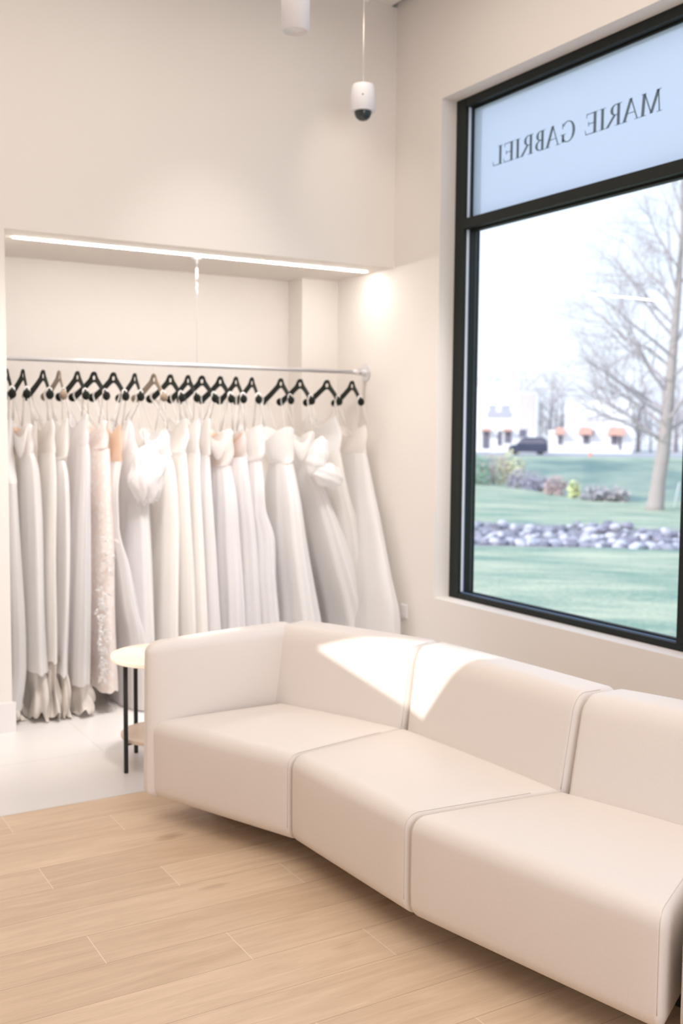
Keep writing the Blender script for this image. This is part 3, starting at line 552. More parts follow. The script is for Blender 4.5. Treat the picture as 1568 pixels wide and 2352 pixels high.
for i, rows in enumerate(ROWS):
    rows = [(z, xc-(ax*.14 if k > 1 else 0), cy, ax*(1.16 if k > 1 else 1.05), ay) for k, (z, xc, cy, ax, ay) in enumerate(rows)]
    rnd = random.Random(100+i); bmat, smat, folds, amp, lining, under, lab = STYLE[i]
    x, a = HX[i], math.radians(HA[i]); w_ = WAIST[i]
    root = empty('wedding_dress', (x, RY, rows[0][0])); parts = []
    z, xc, cy, ax, ay = rows[0]
    parts.append(rings('bodice', rows[:w_+1], bmat, None, rnd, 4, .0022, dip=.035+.02*rnd.random(), dipv=.03, n=14))
    sk = rings('skirt', rows[w_:], smat, None, rnd, folds, amp, n=30, ragged=.006); parts.append(sk)
    if smat is TULLE:
        parts.append(rings('slip', rows[w_:], CHIFF, None, rnd, max(4, folds-4), amp*.8, n=20, inset=.014))
    if lining:
        lr = [list(q) for q in rows[:w_+1]]; lr[0][0] -= .02
        parts.append(rings('lining', lr, NUDE, None, rnd, 3, .001, dip=.02, n=8, inset=.006))
    if under:
        zt = rows[-1][0]+.10; q = rows[-1]
        ur = [(zt, q[1]+.005, q[2], q[3]*.9, q[4]*.86), (max(.1, zt*.45), q[1]+.012, q[2], q[3]*1.0, q[4]*.88), (.012+.02*rnd.random(), q[1]+.02, q[2], q[3]*1.1, q[4]*.90)]
        if i == 0: ur = [(min(zt, .12), q[1], q[2], q[3]*.8, q[4]*.9), (.05, q[1], q[2], q[3]*.9, q[4]*.9), (.014, q[1], q[2], q[3], q[4]*.9)]
        parts.append(rings('underskirt', ur, UNDER, None, rnd, 9, .012, n=14, ragged=.02, wob=.012))
    # shoulder ribbons looped over the hanger arms
    uvec = Vector((math.sin(a), -math.cos(a), 0)); wvec = Vector((math.cos(a), math.sin(a), 0))
    for s in (1, -1):
        e = Vector((x, RY, HZ))+uvec*(s*.178)+wvec*(-.0235); top = e+Vector((0, 0, -.101))
        bm = bmesh.new()
        base = [Vector((xc+ax*.62*q, cy-s*ay*.78, z-.012)) for q in (-1, 1)]
        wid = rnd.choice([.0055, .008, .011])
        mid = [top+wvec*(-.013)+Vector((0, 0, -.020)), top+wvec*(-.010)+Vector((0, 0, .004)), top+Vector((0, 0, .010)), top+wvec*.010+Vector((0, 0, .004)), top+wvec*.013+Vector((0, 0, -.020))]
        path = [base[0], base[0].lerp(mid[0], .5)+Vector((.002, 0, 0))]+mid+[base[1].lerp(mid[-1], .5), base[1]]
        tube(bm, path, wid*.55, 6)
        for v in bm.verts: pass
        parts.append(obj('shoulder_strap', bm, STRAP))
    if i in (1, 7, 8, 12, 16):             # cowl / band draped across the neckline on the near-left side
        bm = bmesh.new(); n = 14; prev = None
        for k in range(n+1):
            t = k/n; ang = PI*1.02+(PI*.46)*t
            sag = math.sin(PI*t)
            ring = []
            for q in range(9):
                b = q/8
                rr_ = 1.08+.30*sag*math.sin(PI*b)
                zz = z-.012-.055*sag-(.02+.085*sag)*b
                ring.append(bm.verts.new((xc+ax*rr_*math.cos(ang)-.006, cy+ay*(1.02+.03*sag)*math.sin(ang), zz)))
            if prev:
                for q in range(8): bm.faces.new((prev[q], prev[q+1], ring[q+1], ring[q]))
            prev = ring
        parts.append(obj('cowl_drape', bm, SATIN if i != 12 else CHIFF))
    if i == 7:
        bm = bmesh.new()
        bmesh.ops.create_icosphere(bm, subdivisions=4, radius=1)
        for v in bm.verts:
            p = v.co.copy(); f = .5-.5*p.z; an = math.atan2(p.y, p.x); hr = math.hypot(p.x, p.y)**.55
            rr_ = hr*(.62+.52*math.sin(PI*min(1, f*.80+.06)))*(1+.07*math.sin(11*an+4*p.z)+.06*math.sin(5*an-6*p.z+1)+.04*math.sin(23*an+9*p.z))
            v.co = Vector((1.895+.080*rr_*math.cos(an)+.022*(1-f)+.010*math.sin(6*p.z), 5.22+.072*rr_*math.sin(an), 1.255+.150*p.z+(.026*math.sin(6*an)+.014*math.sin(13*an))*max(0, f-.6)*2.2))
        parts.append(obj('puff_sleeve', bm, CHIFF)); parts[-1]['label'] = 'ruffled puff sleeve'
    if i == 16:
        for nm, c, s_, rot in (('bow_loop', (2.925, 5.215, 1.345), (.062, .06, .115), .30), ('bow_loop', (2.985, 5.20, 1.235), (.098, .06, .070), .35)):
            bm = bmesh.new(); bmesh.ops.create_icosphere(bm, subdivisions=4, radius=1)
            for v in bm.verts:
                p = v.co; k_ = 1+.07*math.sin(8*p.x+3*p.z)+.05*math.sin(11*p.z)
                v.co = Vector((p.x*k_*(1-.35*p.z), p.y*k_, p.z*k_))
            bmesh.ops.transform(bm, matrix=Matrix.Translation(c) @ Matrix.Rotation(rot, 4, 'Y') @ Matrix.Diagonal((*s_, 1)), verts=bm.verts)
            parts.append(obj(nm, bm, SATIN))
    if i == 5:
        for (px, pz, hgt, cnt, spread) in ((1.632, .60, .17, 16, .034), (1.640, .36, .26, 30, .050), (1.690, .86, .14, 12, .03)):
            bm = bmesh.new()
            for q in range(cnt):
                t = q/(cnt-1); zc = pz+hgt*(.5-t); sd = (-1)**q; L_ = .022+.026*rnd.random(); ang = sd*rnd.uniform(.15, 1.5)+PI; zc += rnd.uniform(-.02, .02)
                yy = 5.185-.05*(1-zc) ; bx = px+.020*rnd.uniform(-1, 1)
                P = [Vector((bx+L_*t2*math.sin(ang)*1.0+sd*wdt*math.cos(ang), yy-.012*math.sin(PI*t2)-.006*rnd.random(), zc+L_*t2*math.cos(ang)*1.3-sd*wdt*math.sin(ang))) for t2, wdt in ((0, 0), (.35, .008), (.75, .007), (1, 0), (.75, -.007), (.35, -.008))]
                bm.faces.new([bm.verts.new(p) for p in P])
            bmesh.ops.solidify(bm, geom=bm.faces[:], thickness=.0015)
            parts.append(obj('leaf_applique', bm, SATIN, smooth=False)); parts[-1]['label'] = 'white leaf-shaped applique'
    for p in parts:
        p.data.transform(Matrix.Translation(-root.location)); p.parent = root
    tag(root, lab, 'dress', 'wedding dresses on the rail')

# =====================================================================  side table
TC = (1.655, 4.345)
bm = bmesh.new(); lathe(bm, [(.222, .476), (.2275, .479), (.2275, .495), (.2255, .498)], (TC[0], TC[1], 0), 72); top = obj('tabletop', bm, OAKT, smooth=False); top['label'] = 'pale wood round top'
bm = bmesh.new(); lathe(bm, [(.183, .128), (.186, .130), (.186, .143), (.184, .145)], (TC[0], TC[1], 0), 64); shf = obj('lower_shelf', bm, OAKT, smooth=False)
parts = [top, shf]
for k in range(4):
    a = math.radians(197+90*k); bm = bmesh.new(); lathe(bm, [(.0085, .001), (.0098, .004), (.0098, .4755)], (TC[0]+.202*math.cos(a), TC[1]+.202*math.sin(a), 0), 16); parts.append(obj('leg', bm, BLACKM))
    bm = bmesh.new(); tube(bm, [(TC[0]+.200*math.cos(a), TC[1]+.200*math.sin(a), .124), (TC[0]+.12*math.cos(a), TC[1]+.12*math.sin(a), .124)], .0045, 8); parts.append(obj('shelf_bracket', bm, BLACKM))
t = root_at('side_table', (TC[0], TC[1], 0), parts); tag(t, 'round pale wood side table with black metal legs and lower shelf', 'table')

# =====================================================================  sofa
def V2(*p): return Vector(p)
def module(name, seat, back, label, arm=None, zt=.385, seams=(0, 1)):
    parts = []
    rb = RBox(seat, None, .080, zt, .050, crown=.014, pud=.006, ka=2.6)
    bm = bmesh.new(); rb.mesh(bm, (10, 10, 6)); s = obj('seat', bm, LEATH); parts.append(s)
    kids = []
    for sd in seams:
        a = (-1 if sd == 0 else 1)*rb.hw*(1-.013/rb.tw); path = []
        for k in range(16): path.append(rb.rnd(a, rb.hd*.55-(rb.hd*.55+rb.hd-.050)*k/15, rb.hh, .0006))
        for k in range(1, 8):
            b = -rb.hd+.050-.050*math.sin(PI/2*k/7); h = rb.hh-.050+.050*math.cos(PI/2*k/7)
            path.append(rb.rnd(a, -rb.hd if k > 3 else b, rb.hh if k <= 3 else h, .0006))
        for k in range(1, 8): path.append(rb.rnd(a, -rb.hd, (rb.hh-.050)-(2*rb.hh-.10)*k/7, .0006))
        bm = bmesh.new(); tube(bm, path, .0010, 6); kids.append(obj('seam', bm, SEAM))
    topq = back[1]; rk = RBox(back[0], topq, .080, .685, .066, crown=.004, pud=.004, ka=2.3)
    bm = bmesh.new(); rk.mesh(bm, (10, 4, 8)); bk = obj('backrest', bm, LEATH); parts.append(bk)
    kb = []
    for sd in seams:
        a = (-1 if sd == 0 else 1)*rk.hw*(1-.016/rk.tw); path = [rk.rnd(a, -rk.hd, -rk.hh*.0+(rk.hh-.058)*k/6, .0006) for k in range(7)]
        path += [rk.rnd(a, -rk.hd+.058-.058*math.cos(PI/2*k/6)*1.0, rk.hh-.058+.058*math.sin(PI/2*k/6), .0006) for k in range(1, 7)]
        path += [rk.rnd(a, -rk.hd+.058+(rk.hd)*k/4, rk.hh, .0006) for k in range(1, 4)]
        bm = bmesh.new(); tube(bm, path, .0010, 6); kb.append(obj('seam', bm, SEAM))
    if arm:
        ra = RBox(arm[0], arm[1], .080, .680, .040, crown=.006, ka=.6); bm = bmesh.new(); ra.mesh(bm, (10, 3, 8)); parts.append(obj('armrest', bm, LEATH))
    c = sum((Vector((*p, 0)) for p in seat), Vector())/4
    full = [Vector((*seat[0], 0)), Vector((*seat[1], 0)), Vector((*back[0][2], 0)), Vector((*back[0][3], 0))]
    cc = sum(full, Vector())/4; q = [v.lerp(cc, .02) for v in (full[0].lerp(full[3], .36), full[1].lerp(full[2], .36), full[2].lerp(full[1], .08), full[3].lerp(full[0], .08))]
    bm = bmesh.new(); RBox([(v.x, v.y) for v in q], None, .0005, .084, .006).mesh(bm, (3, 3, 1)); parts.append(obj('under_sofa_blocker', bm, BLACKM))  # added black block, stops light from behind so the gap stays dark
    r = root_at(name, (c.x, c.y, 0), parts)
    for k in kids: k.data.transform(Matrix.Translation(-r.location)); k.parent = s
    for k in kb: k.data.transform(Matrix.Translation(-r.location)); k.parent = bk
    tag(r, label, 'sofa'); return r
def backquad(p, q, sp, sq, th, lean):
    """front line p->q at the seat, side directions sp, sq; bottom quad and leaned top quad"""
    P, Q = Vector(p), Vector(q); SP, SQ = Vector(sp).normalized(), Vector(sq).normalized()
    bot = [P-SP*.02, Q-SQ*.02, Q+SQ*th, P+SP*th]; top = [P+SP*lean, Q+SQ*lean, Q+SQ*(th+.005), P+SP*(th+.005)]
    return [tuple(v) for v in bot], [tuple(v) for v in top]
F0, F1, F2, F3 = (1.368, 3.725), (1.632, 3.085), (1.668, 2.432), (1.846, 1.625)
b0, b1, b2, b3 = (1.905, 3.715), (2.135, 3.172), (2.182, 2.372), (2.325, 1.885)
s12, s23, s34 = (.951, .309), (1.0, -.010), (.881, .473)
def ext(p, d, l): v = Vector(p)+Vector(d).normalized()*l; return (v.x, v.y)
sl = (.98, .16)
module('sofa_module', [F0, F1, ext(b1, s12, .05), ext(b0, sl, .05)], backquad((1.885, 3.80), b1, (.92, .38), s12, .27, .085),
       'ivory leather end sofa module with armrest beside the round side table',
       arm=([(1.345, 3.700), (2.02, 3.775), (2.10, 3.93), (1.352, 3.782)], [(1.350, 3.705), (2.02, 3.80), (2.10, 3.95), (1.368, 3.798)]), seams=(1,))
module('sofa_module', [F1, F2, ext(b2, s23, .05), ext(b1, s12, .05)], backquad(b1, b2, s12, s23, .27, .085),
       'ivory leather wedge sofa module, sun patch on its backrest, second from the armrest', zt=.388)
module('sofa_module', [F2, F3, ext(b3, s34, .05), ext(b2, s23, .05)], backquad(b2, b3, s23, s34, .27, .085),
       'largest foreground ivory leather sofa module, third from the armrest', zt=.385)
F3b = (1.862, 1.598); dirn = (.473, -.881); F4 = ext(F3b, dirn, .64); b3b = ext(b3, dirn, .012); b4 = ext(b3b, dirn, .64)
module('sofa_module', [F3b, F4, ext(b4, s34, .05), ext(b3b, s34, .05)], backquad(b3b, b4, s34, s34, .27, .085),
       'ivory leather sofa module cut off by the bottom right corner', zt=.385)

# =====================================================================  ceiling fixtures
cx, cyy, cz = 2.890, 4.70, 3.098
bm = bmesh.new(); lathe(bm, [(.060, cz+.032), (.066, cz+.038), (.063, cz+.10), (.056, cz+.152), (.050, cz+.160), (.006, cz+.164)], (cx, cyy, 0), 40); a = obj('housing', bm, WHITEP)
bm = bmesh.new(); lathe(bm, [(.004, cz-.020), (.022, cz-.016), (.036, cz-.004), (.043, cz+.012), (.045, cz+.030), (.045, cz+.0335)], (cx, cyy, 0), 36); b = obj('dome_lens', bm, DOME); b['label'] = 'smoked dark dome'
bm = bmesh.new(); lathe(bm, [(.045, cz+.026), (.062, cz+.026), (.064, cz+.034), (.05, cz+.036)], (cx, cyy, 0), 40); c = obj('trim_ring', bm, WHITEP)
bm = bmesh.new(); tube(bm, [(cx, cyy, cz+.160), (cx, cyy, 3.892)], .0024, 8); d = obj('drop_rod', bm, WALL)
bm = bmesh.new(); ellipsoid(bm, (cx-.034, cyy-.053, cz+.095), (.004, .004, .004), 0, 8); e = obj('screw', bm, BLACKM)
r = root_at('security_camera', (cx, cyy, 3.892), [a, b, c, d, e]); tag(r, 'white security camera with smoked dome hanging on a thin rod', 'camera')
def spot(loc, label, tilt=None, r_=.052, h=.22, drop=True):
    x, y, z = loc; parts = []
    bm = bmesh.new(); lathe(bm, [(r_-.010, .012), (r_-.006, .0), (r_, .001), (r_, h-.004), (r_-.004, h)], (0, 0, 0), 40); a = obj('lamp_body', bm, WHITEP)
    bm = bmesh.new(); lathe(bm, [(r_-.012, .014), (r_-.012, .018)], (0, 0, 0), 32); b = obj('lamp_lens', bm, emit('lamp_lens', (1, .93, .85), 2.0))
    for o in (a, b):
        m = Matrix.Translation((x, y, z))
        if tilt: m = m @ Matrix.Rotation(tilt[0], 4, 'X') @ Matrix.Rotation(tilt[1], 4, 'Y')
        o.data.transform(m); parts.append(o)
    bm = bmesh.new()
    p = (Matrix.Rotation(tilt[0], 4, 'X') @ Matrix.Rotation(tilt[1], 4, 'Y')) @ Vector((0, 0, h-.005)) if tilt else Vector((0, 0, h-.005))
    tube(bm, [(x+p.x, y+p.y, z+p.z), (x+p.x, y+p.y, 3.892)], .006, 10); parts.append(obj('stem', bm, WHITEP))
    r = root_at('spotlight', (x+p.x, y+p.y, 3.892), parts); tag(r, label, 'lamp')
spot((1.858, 3.50, 2.948), 'white cylinder pendant spotlight cut off by the top edge', h=.42)
spot((2.72, 4.36, 3.545), 'small tilted white spotlight just showing at the top edge right of the pendant', tilt=(math.radians(-28), math.radians(-42)), r_=.030, h=.14)

# =====================================================================  outdoors
WA = math.radians(42.75); WX, WYY = math.sin(WA), math.cos(WA)
def P(s, t, z=0): return Vector((s*WX+t*WYY, s*WYY-t*WX, z))
def st(x, y): return x*WX+y*WYY, x*WYY-y*WX
def sm(a, b, x): x = max(0, min(1, (x-a)/(b-a))); return x*x*(3-2*x)
def gz(s, t):
    cr_ = 41-9*sm(-4, 2, t)
    z = -.15-.15*sm(5, 12, s)-.15*sm(12, 17.5, s)
    z -= .22*math.exp(-((s-20.3)/1.7)**2)
    z -= .12*sm(23, 30, s)+.10*sm(cr_-8, cr_, s)
    z -= 2.5*sm(cr_, cr_+26, s); z += 2.30*sm(66, 97, s)
    return z
def ground_mat():
    m = bpy.data.materials.new('lawn'); m.use_nodes = True; n = m.node_tree; b = n.nodes['Principled BSDF']; b.inputs['Roughness'].default_value = .9; b.inputs['Specular IOR Level'].default_value = .1
    tcn = n.nodes.new('ShaderNodeTexCoord'); s = n.nodes.new('ShaderNodeSeparateXYZ'); n.links.new(tcn.outputs['Object'], s.inputs[0])
    S = math_node(n, 'ADD', math_node(n, 'MULTIPLY', s.outputs[0], WX), math_node(n, 'MULTIPLY', s.outputs[1], WYY))
    T = math_node(n, 'SUBTRACT', math_node(n, 'MULTIPLY', s.outputs[0], WYY), math_node(n, 'MULTIPLY', s.outputs[1], WX))
    cv = n.nodes.new('ShaderNodeCombineXYZ'); n.links.new(S, cv.inputs[0]); n.links.new(math_node(n, 'MULTIPLY', T, .35), cv.inputs[1])
    nz = n.nodes.new('ShaderNodeTexNoise'); nz.inputs['Scale'].default_value = 1.1; nz.inputs['Detail'].default_value = 6; nz.inputs['Roughness'].default_value = .62; n.links.new(cv.outputs[0], nz.inputs['Vector'])
    n2 = n.nodes.new('ShaderNodeTexNoise'); n2.inputs['Scale'].default_value = 22; n2.inputs['Detail'].default_value = 4; n.links.new(tcn.outputs['Object'], n2.inputs['Vector'])
    k = math_node(n, 'ADD', math_node(n, 'MULTIPLY', nz.outputs[0], .7), math_node(n, 'MULTIPLY', n2.outputs[0], .3))
    rp = n.nodes.new('ShaderNodeValToRGB'); e = rp.color_ramp.elements; e[0].position = .40; e[0].color = (.22, .34, .27, 1); e[1].position = .60; e[1].color = (.58, .60, .44, 1)  # grass tones, with tree-shadow streaks put into the colour
    n.links.new(k, rp.inputs[0])
    def mixin(prev, fac, col):
        x = n.nodes.new('ShaderNodeMix'); x.data_type = 'RGBA'; n.links.new(fac, x.inputs['Factor']); n.links.new(prev, x.inputs['A'])
        if isinstance(col, tuple): x.inputs['B'].default_value = (*col, 1)
        else: n.links.new(col, x.inputs['B'])
        return x.outputs['Result']
    def band(a, b_, soft=.2):
        u = n.nodes.new('ShaderNodeMapRange'); u.inputs['From Min'].default_value = a-soft; u.inputs['From Max'].default_value = a+soft; n.links.new(Sn, u.inputs['Value'])
        v = n.nodes.new('ShaderNodeMapRange'); v.inputs['From Min'].default_value = b_-soft; v.inputs['From Max'].default_value = b_+soft; n.links.new(Sn, v.inputs['Value'])
        return math_node(n, 'SUBTRACT', u.outputs[0], v.outputs[0])
    Sn = math_node(n, 'ADD', S, math_node(n, 'MULTIPLY', math_node(n, 'SUBTRACT', nz.outputs[0], .5), 1.6))
    g = n.nodes.new('ShaderNodeValToRGB'); e = g.color_ramp.elements; e[0].position = .35; e[0].color = (.22, .21, .24, 1); e[1].position = .7; e[1].color = (.46, .44, .48, 1); n.links.new(n2.outputs[0], g.inputs[0])
    c = mixin(rp.outputs[0], band(18.1, 22.5, .25), g.outputs[0])
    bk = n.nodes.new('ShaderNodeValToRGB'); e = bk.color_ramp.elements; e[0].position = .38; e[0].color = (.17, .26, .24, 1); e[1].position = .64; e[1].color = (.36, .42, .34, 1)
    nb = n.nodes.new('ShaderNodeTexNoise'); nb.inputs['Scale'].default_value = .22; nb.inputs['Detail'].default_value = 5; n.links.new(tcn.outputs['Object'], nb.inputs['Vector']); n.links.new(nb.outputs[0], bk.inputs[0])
    c = mixin(c, band(56, 92.5, 1.6), bk.outputs[0])  # far bank in a darker mottled green
    c = mixin(c, band(98, 112, .5), (.42, .42, .46))
    c = mixin(c, band(112, 400, .5), (.66, .63, .62))
    n.links.new(c, b.inputs['Base Color']); return m
def grow(a, b, n, p): return [a+(b-a)*(i/n)**p for i in range(n+1)]
xs = grow(3.66, 150, 90, 2.2); ys = [-v for v in grow(0, 60, 30, 2.2)[::-1]][:-1]+grow(0, 190, 120, 1.8)
bm = bmesh.new(); G = [[None]*len(ys) for _ in xs]
for i, x in enumerate(xs):
    for j, y in enumerate(ys):
        s, t = st(x, y); G[i][j] = bm.verts.new((x, y, gz(s, t)+.03*math.sin(x*1.3+y)*math.sin(y*.9)*sm(4, 9, s)))
for i in range(len(xs)-1):
    for j in range(len(ys)-1): bm.faces.new((G[i][j], G[i+1][j], G[i+1][j+1], G[i][j+1]))
tag(obj('lawn_ground', bm, ground_mat()), 'sloping lawn with rock channel, darker green bank and far road', None, kind='structure')

# riprap
RKM = [mat('pale_rock', (.66, .64, .70), .8, 0, (9, .5, .02)), mat('grey_rock', (.36, .35, .42), .85, 0, (9, .5, .02)), mat('dark_rock', (.23, .22, .28), .85, 0, (9, .5, .02))]
meshes = []
for q in range(9):
    rnd = random.Random(q); bm = bmesh.new(); bmesh.ops.create_icosphere(bm, subdivisions=2, radius=1)
    ax_ = [Vector((rnd.uniform(-1, 1), rnd.uniform(-1, 1), rnd.uniform(-1, 1))).normalized() for _ in range(9)]
    for v in bm.verts:
        for a in ax_:
            d = v.co.dot(a)
            if d > .72: v.co -= a*(d-.72)
        v.co.z *= .72; v.co.x *= rnd.uniform(.97, 1.05)
    me = bpy.data.meshes.new('rock'); bm.to_mesh(me); bm.free(); me.materials.append(RKM[(0, 1, 1, 2, 0, 1, 2, 1, 0)[q]]); meshes.append(me)
rnd = random.Random(5); placed = []
tries = 0
while len(placed) < 290 and tries < 9000:
    tries += 1
    s = rnd.uniform(18.1, 22.6); t = rnd.uniform(-2.5, 2.6); r_ = rnd.uniform(.06, .13)
    lo = 18.1+.9*sm(0, -2.2, t) if t < 0 else 18.1
    if s < 18.1+max(0, -t)*.5: continue
    if s > 22.3+.35*math.sin(t*2.1) or s < 18.35+.3*math.sin(t*2.7+1): continue
    if any((s-a)**2+(t-b)**2 < ((r_+c)*.80)**2 for a, b, c in placed): continue
    placed.append((s, t, r_))
for s, t, r_ in placed:
    o = bpy.data.objects.new('rock', rnd.choice(meshes)); COL.objects.link(o); p = P(s, t, gz(s, t)+r_*.35); o.location = p
    o.rotation_euler = (rnd.uniform(-.3, .3), rnd.uniform(-.3, .3), rnd.uniform(0, 6.28)); o.scale = (r_*rnd.uniform(.9, 1.35), r_, r_)
    tag(o, 'angular grey-white rock in the drainage channel across the lawn', 'rock', 'riprap rocks in the lawn channel')

# bare trees
BARK = mat('pale_bark', (.42, .36, .34), .9, 0, (7, .5, .02)); TWIG = mat('twig_bark', (.50, .44, .45), .9)
def branch(bm, p, d, L, r, lvl, rnd, maxl, up_=.12, seg=5):
    n = 4 if lvl < 2 else 3; pts = [p.copy()]; rs = [r]; q = p.copy(); dd = d.normalized()
    for k in range(n):
        dd = (dd+Vector((rnd.gauss(0, .13), rnd.gauss(0, .13), rnd.gauss(up_, .10)))).normalized(); q = q+dd*(L/n); pts.append(q.copy()); rs.append(r*(1-.72*(k+1)/n))
    tube(bm, pts, rs, seg if lvl < 2 else 3, cap=False)
    if lvl >= maxl: return
    m = {0: 5, 1: 6, 2: 6, 3: 4}.get(lvl, 3)
    for k in range(m):
        f = .22+.76*k/m+rnd.uniform(0, .1); f = min(f, .98); i = min(int(f*n), n-1); g = f*n-i; b0_ = pts[i].lerp(pts[i+1], g); ax = (pts[i+1]-pts[i]).normalized()
        o = ax.orthogonal(); o.rotate(Matrix.Rotation(rnd.uniform(0, 6.28), 3, ax)); nd = (ax*.75+o*rnd.uniform(.6, .95)).normalized()
        branch(bm, b0_, nd, L*rnd.uniform(.42, .62), rs[i]*.52, lvl+1, rnd, maxl, up_)
tx = []
ts, tt, tz = 29.5, 2.39, gz(29.5, 2.39)
trunk = [(tt-.02, tz-.05, .30), (tt+.0, tz+.15, .235), (tt+.05, tz+.8, .20), (tt+.16, tz+1.6, .185), (tt+.20, 1.6, .175), (tt+.27, 2.6, .14), (tt+.33, 3.8, .115), (tt+.40, 5.2, .09), (tt+.46, 6.8, .06), (tt+.42, 8.6, .035), (tt+.5, 10.2, .012)]
bm = bmesh.new(); tube(bm, [P(ts, a, b) for a, b, c in trunk], [c for a, b, c in trunk], 12); A = obj('trunk', bm, BARK)
rnd = random.Random(11); bm = bmesh.new()
def tat(z):
    for q, w__ in zip(trunk, trunk[1:]):
        if q[1] <= z <= w__[1]: f = (z-q[1])/(w__[1]-q[1]); return P(ts, q[0]+(w__[0]-q[0])*f, z)
for z, dt, ds, dz, L in ((1.2, -.9, .5, .55, 2.6), (1.6, -1, .6, .7, 3.0), (1.9, -1, -.7, .6, 3.1), (2.7, -1, .7, 1.0, 3.0), (3.5, -1, -.6, 1.0, 3.0), (4.3, -1, .5, 1.1, 2.8), (5.1, -1, -.7, 1.3, 2.4), (1.15, -1, .1, .75, 2.9), (1.3, -1, -.3, .35, 2.8), (1.5, 1, .2, .6, 2.8), (1.7, .3, -1, .8, 2.4), (2.0, -1, .4, .9, 3.2), (2.2, -.2, 1, .7, 2.5), (2.5, -1, -.4, .8, 3.0), (2.9, 1, -.3, .7, 2.6), (3.2, -1, .2, 1.0, 3.0), (3.7, .6, .8, .8, 2.3), (4.0, -1, -.2, 1.1, 2.8), (4.5, -.5, .9, 1.0, 2.2), (4.9, -1, .3, 1.2, 2.5), (5.4, 1, 0, 1, 2.0), (5.8, -1, -.3, 1.3, 2.2), (6.5, -.8, .4, 1.4, 1.9), (7.2, -.6, -.5, 1.4, 1.6), (7.9, .7, .3, 1.4, 1.4)):
    d = P(ds, dt, dz)-P(0, 0, 0); branch(bm, tat(z), d, L, .060-.004*z, 1, rnd, 4, .06)
B = obj('branches', bm, TWIG)
r = root_at('bare_tree', tuple(P(ts, tt, tz)), [A, B]); tag(r, 'tall bare pale-barked tree standing beyond the rock channel', 'tree')
def bgtree(seed, h):
    rnd = random.Random(seed); bm = bmesh.new(); tube(bm, [(0, 0, -.2), (.05, 0, h*.4), (0, .05, h*.92)], [.22, .14, .02], 7); a = bmesh.new()
    for k in range(15):
        z = h*(.12+.8*k/15); an = rnd.uniform(0, 6.28); branch(a, Vector((0, 0, z)), Vector((math.cos(an), math.sin(an), .7)), h*.42*(1-.5*k/15), .06, 1, rnd, 3, .08)
    return obj('trunk', bm, TWIG), obj('branches', a, TWIG)
tm = [bgtree(3, 9.5), bgtree(4, 8.5), bgtree(9, 11)]
first = True
BG = [(132, -4.9, 0, 1.0, 'hazy bare tree showing over the roof of the stepped white building'), (128, -2.0, 1, 1.05, 'hazy bare tree between the two white buildings, the left one'),
      (126, -.6, 2, .85, 'hazy bare tree between the two white buildings, the right one'), (131, 3.0, 1, .95, 'hazy bare tree rising behind the roof of the awning building'), (124, 8.0, 0, .95, 'grey bare tree just right of the awning building'),
      (122, 10.2, 2, .80, 'grey bare tree directly behind the pale trunk'), (126, 12.3, 1, 1.1, 'grey bare tree at the right window mullion'), (120, 9.0, 1, .62, 'short dense grey bare tree low beside the awning building'), (119, 11.4, 0, .62, 'short dense grey bare tree low right of the pale trunk')]
BG += [(121, -2.9, 0, .60, 'low dense bare tree in the gap between the white buildings, beside the car'), (121.5, -1.3, 1, .62, 'low dense bare tree in the gap between the white buildings, beside the annex'), (129, -9.5, 2, .85, 'hazy bare tree far left, over the tall part of the stepped building'),
       (121, 7.6, 1, .66, 'low dense bare tree touching the right end of the awning building'), (123, 13.6, 0, .85, 'grey bare tree half hidden by the right window mullion')]
used = set()
for s, t, k, sc, lab in BG:
    r = empty('background_tree', P(s, t, -.9)); r.scale = (sc,)*3; r.rotation_euler = (0, 0, s*7.3)
    for o in tm[k]:
        if k not in used: c = o
        else: c = o.copy(); COL.objects.link(c)
        c.parent = r
    used.add(k); tag(r, lab, 'tree', 'bare trees around the far buildings')

# shrubs on the bank
def shrub(s, t, h, w_, color, lab, seed, n=420):
    rnd = random.Random(seed); bm = bmesh.new()
    for k in range(n):
        a = rnd.uniform(0, 6.28); rr_ = rnd.random()**.5; zz = rnd.random()*h*(1-.5*rr_*rr_); c = Vector((rr_*w_*math.cos(a), rr_*w_*math.sin(a), zz)); sz = .06+.05*rnd.random()
        u = Vector((rnd.gauss(0, 1), rnd.gauss(0, 1), rnd.gauss(0, 1))).normalized(); v = u.orthogonal().normalized()
        bm.faces.new([bm.verts.new(c+u*sz), bm.verts.new(c+v*sz*.5), bm.verts.new(c-u*sz), bm.verts.new(c-v*sz*.5)])
    a = obj('foliage', bm, mat('shrub_leaf', color, .9), smooth=False); b_ = bmesh.new()
    for k in range(9):
        an = rnd.uniform(0, 6.28); tube(b_, [(0, 0, -.05), (w_*.4*math.cos(an), w_*.4*math.sin(an), h*.5), (w_*.8*math.cos(an), w_*.8*math.sin(an), h*.9)], [.02, .012, .004], 4)
    b_ = obj('stems', b_, TWIG); r = empty('shrub', P(s, t, gz(s, t))); a.parent = r; b_.parent = r
    tag(r, lab, 'shrub', 'shrubs along the lawn crest')
shrub(42, -3.7, 1.3, .75, (.22, .40, .26), 'green shrub beside the left window stile', 1)
shrub(43, -2.9, 1.5, .80, (.52, .42, .36), 'brown shrub second from the left window stile', 2)
shrub(43, -2.2, 1.6, .65, (.66, .64, .38), 'tallest yellow-green shrub on the left of the bank', 3)
shrub(41, -1.6, .85, .70, (.38, .34, .42), 'low purplish shrub left of centre', 4)
shrub(39.5, -.9, .65, .75, (.34, .32, .40), 'lowest purplish shrub, below the parked car', 5)
shrub(36.5, -.35, .70, .40, (.56, .42, .40), 'reddish brown shrub on the crest near the centre', 6, 260)
shrub(34.5, .25, .62, .22, (.72, .76, .40), 'small bright yellow-green shrub on the crest', 7, 160)
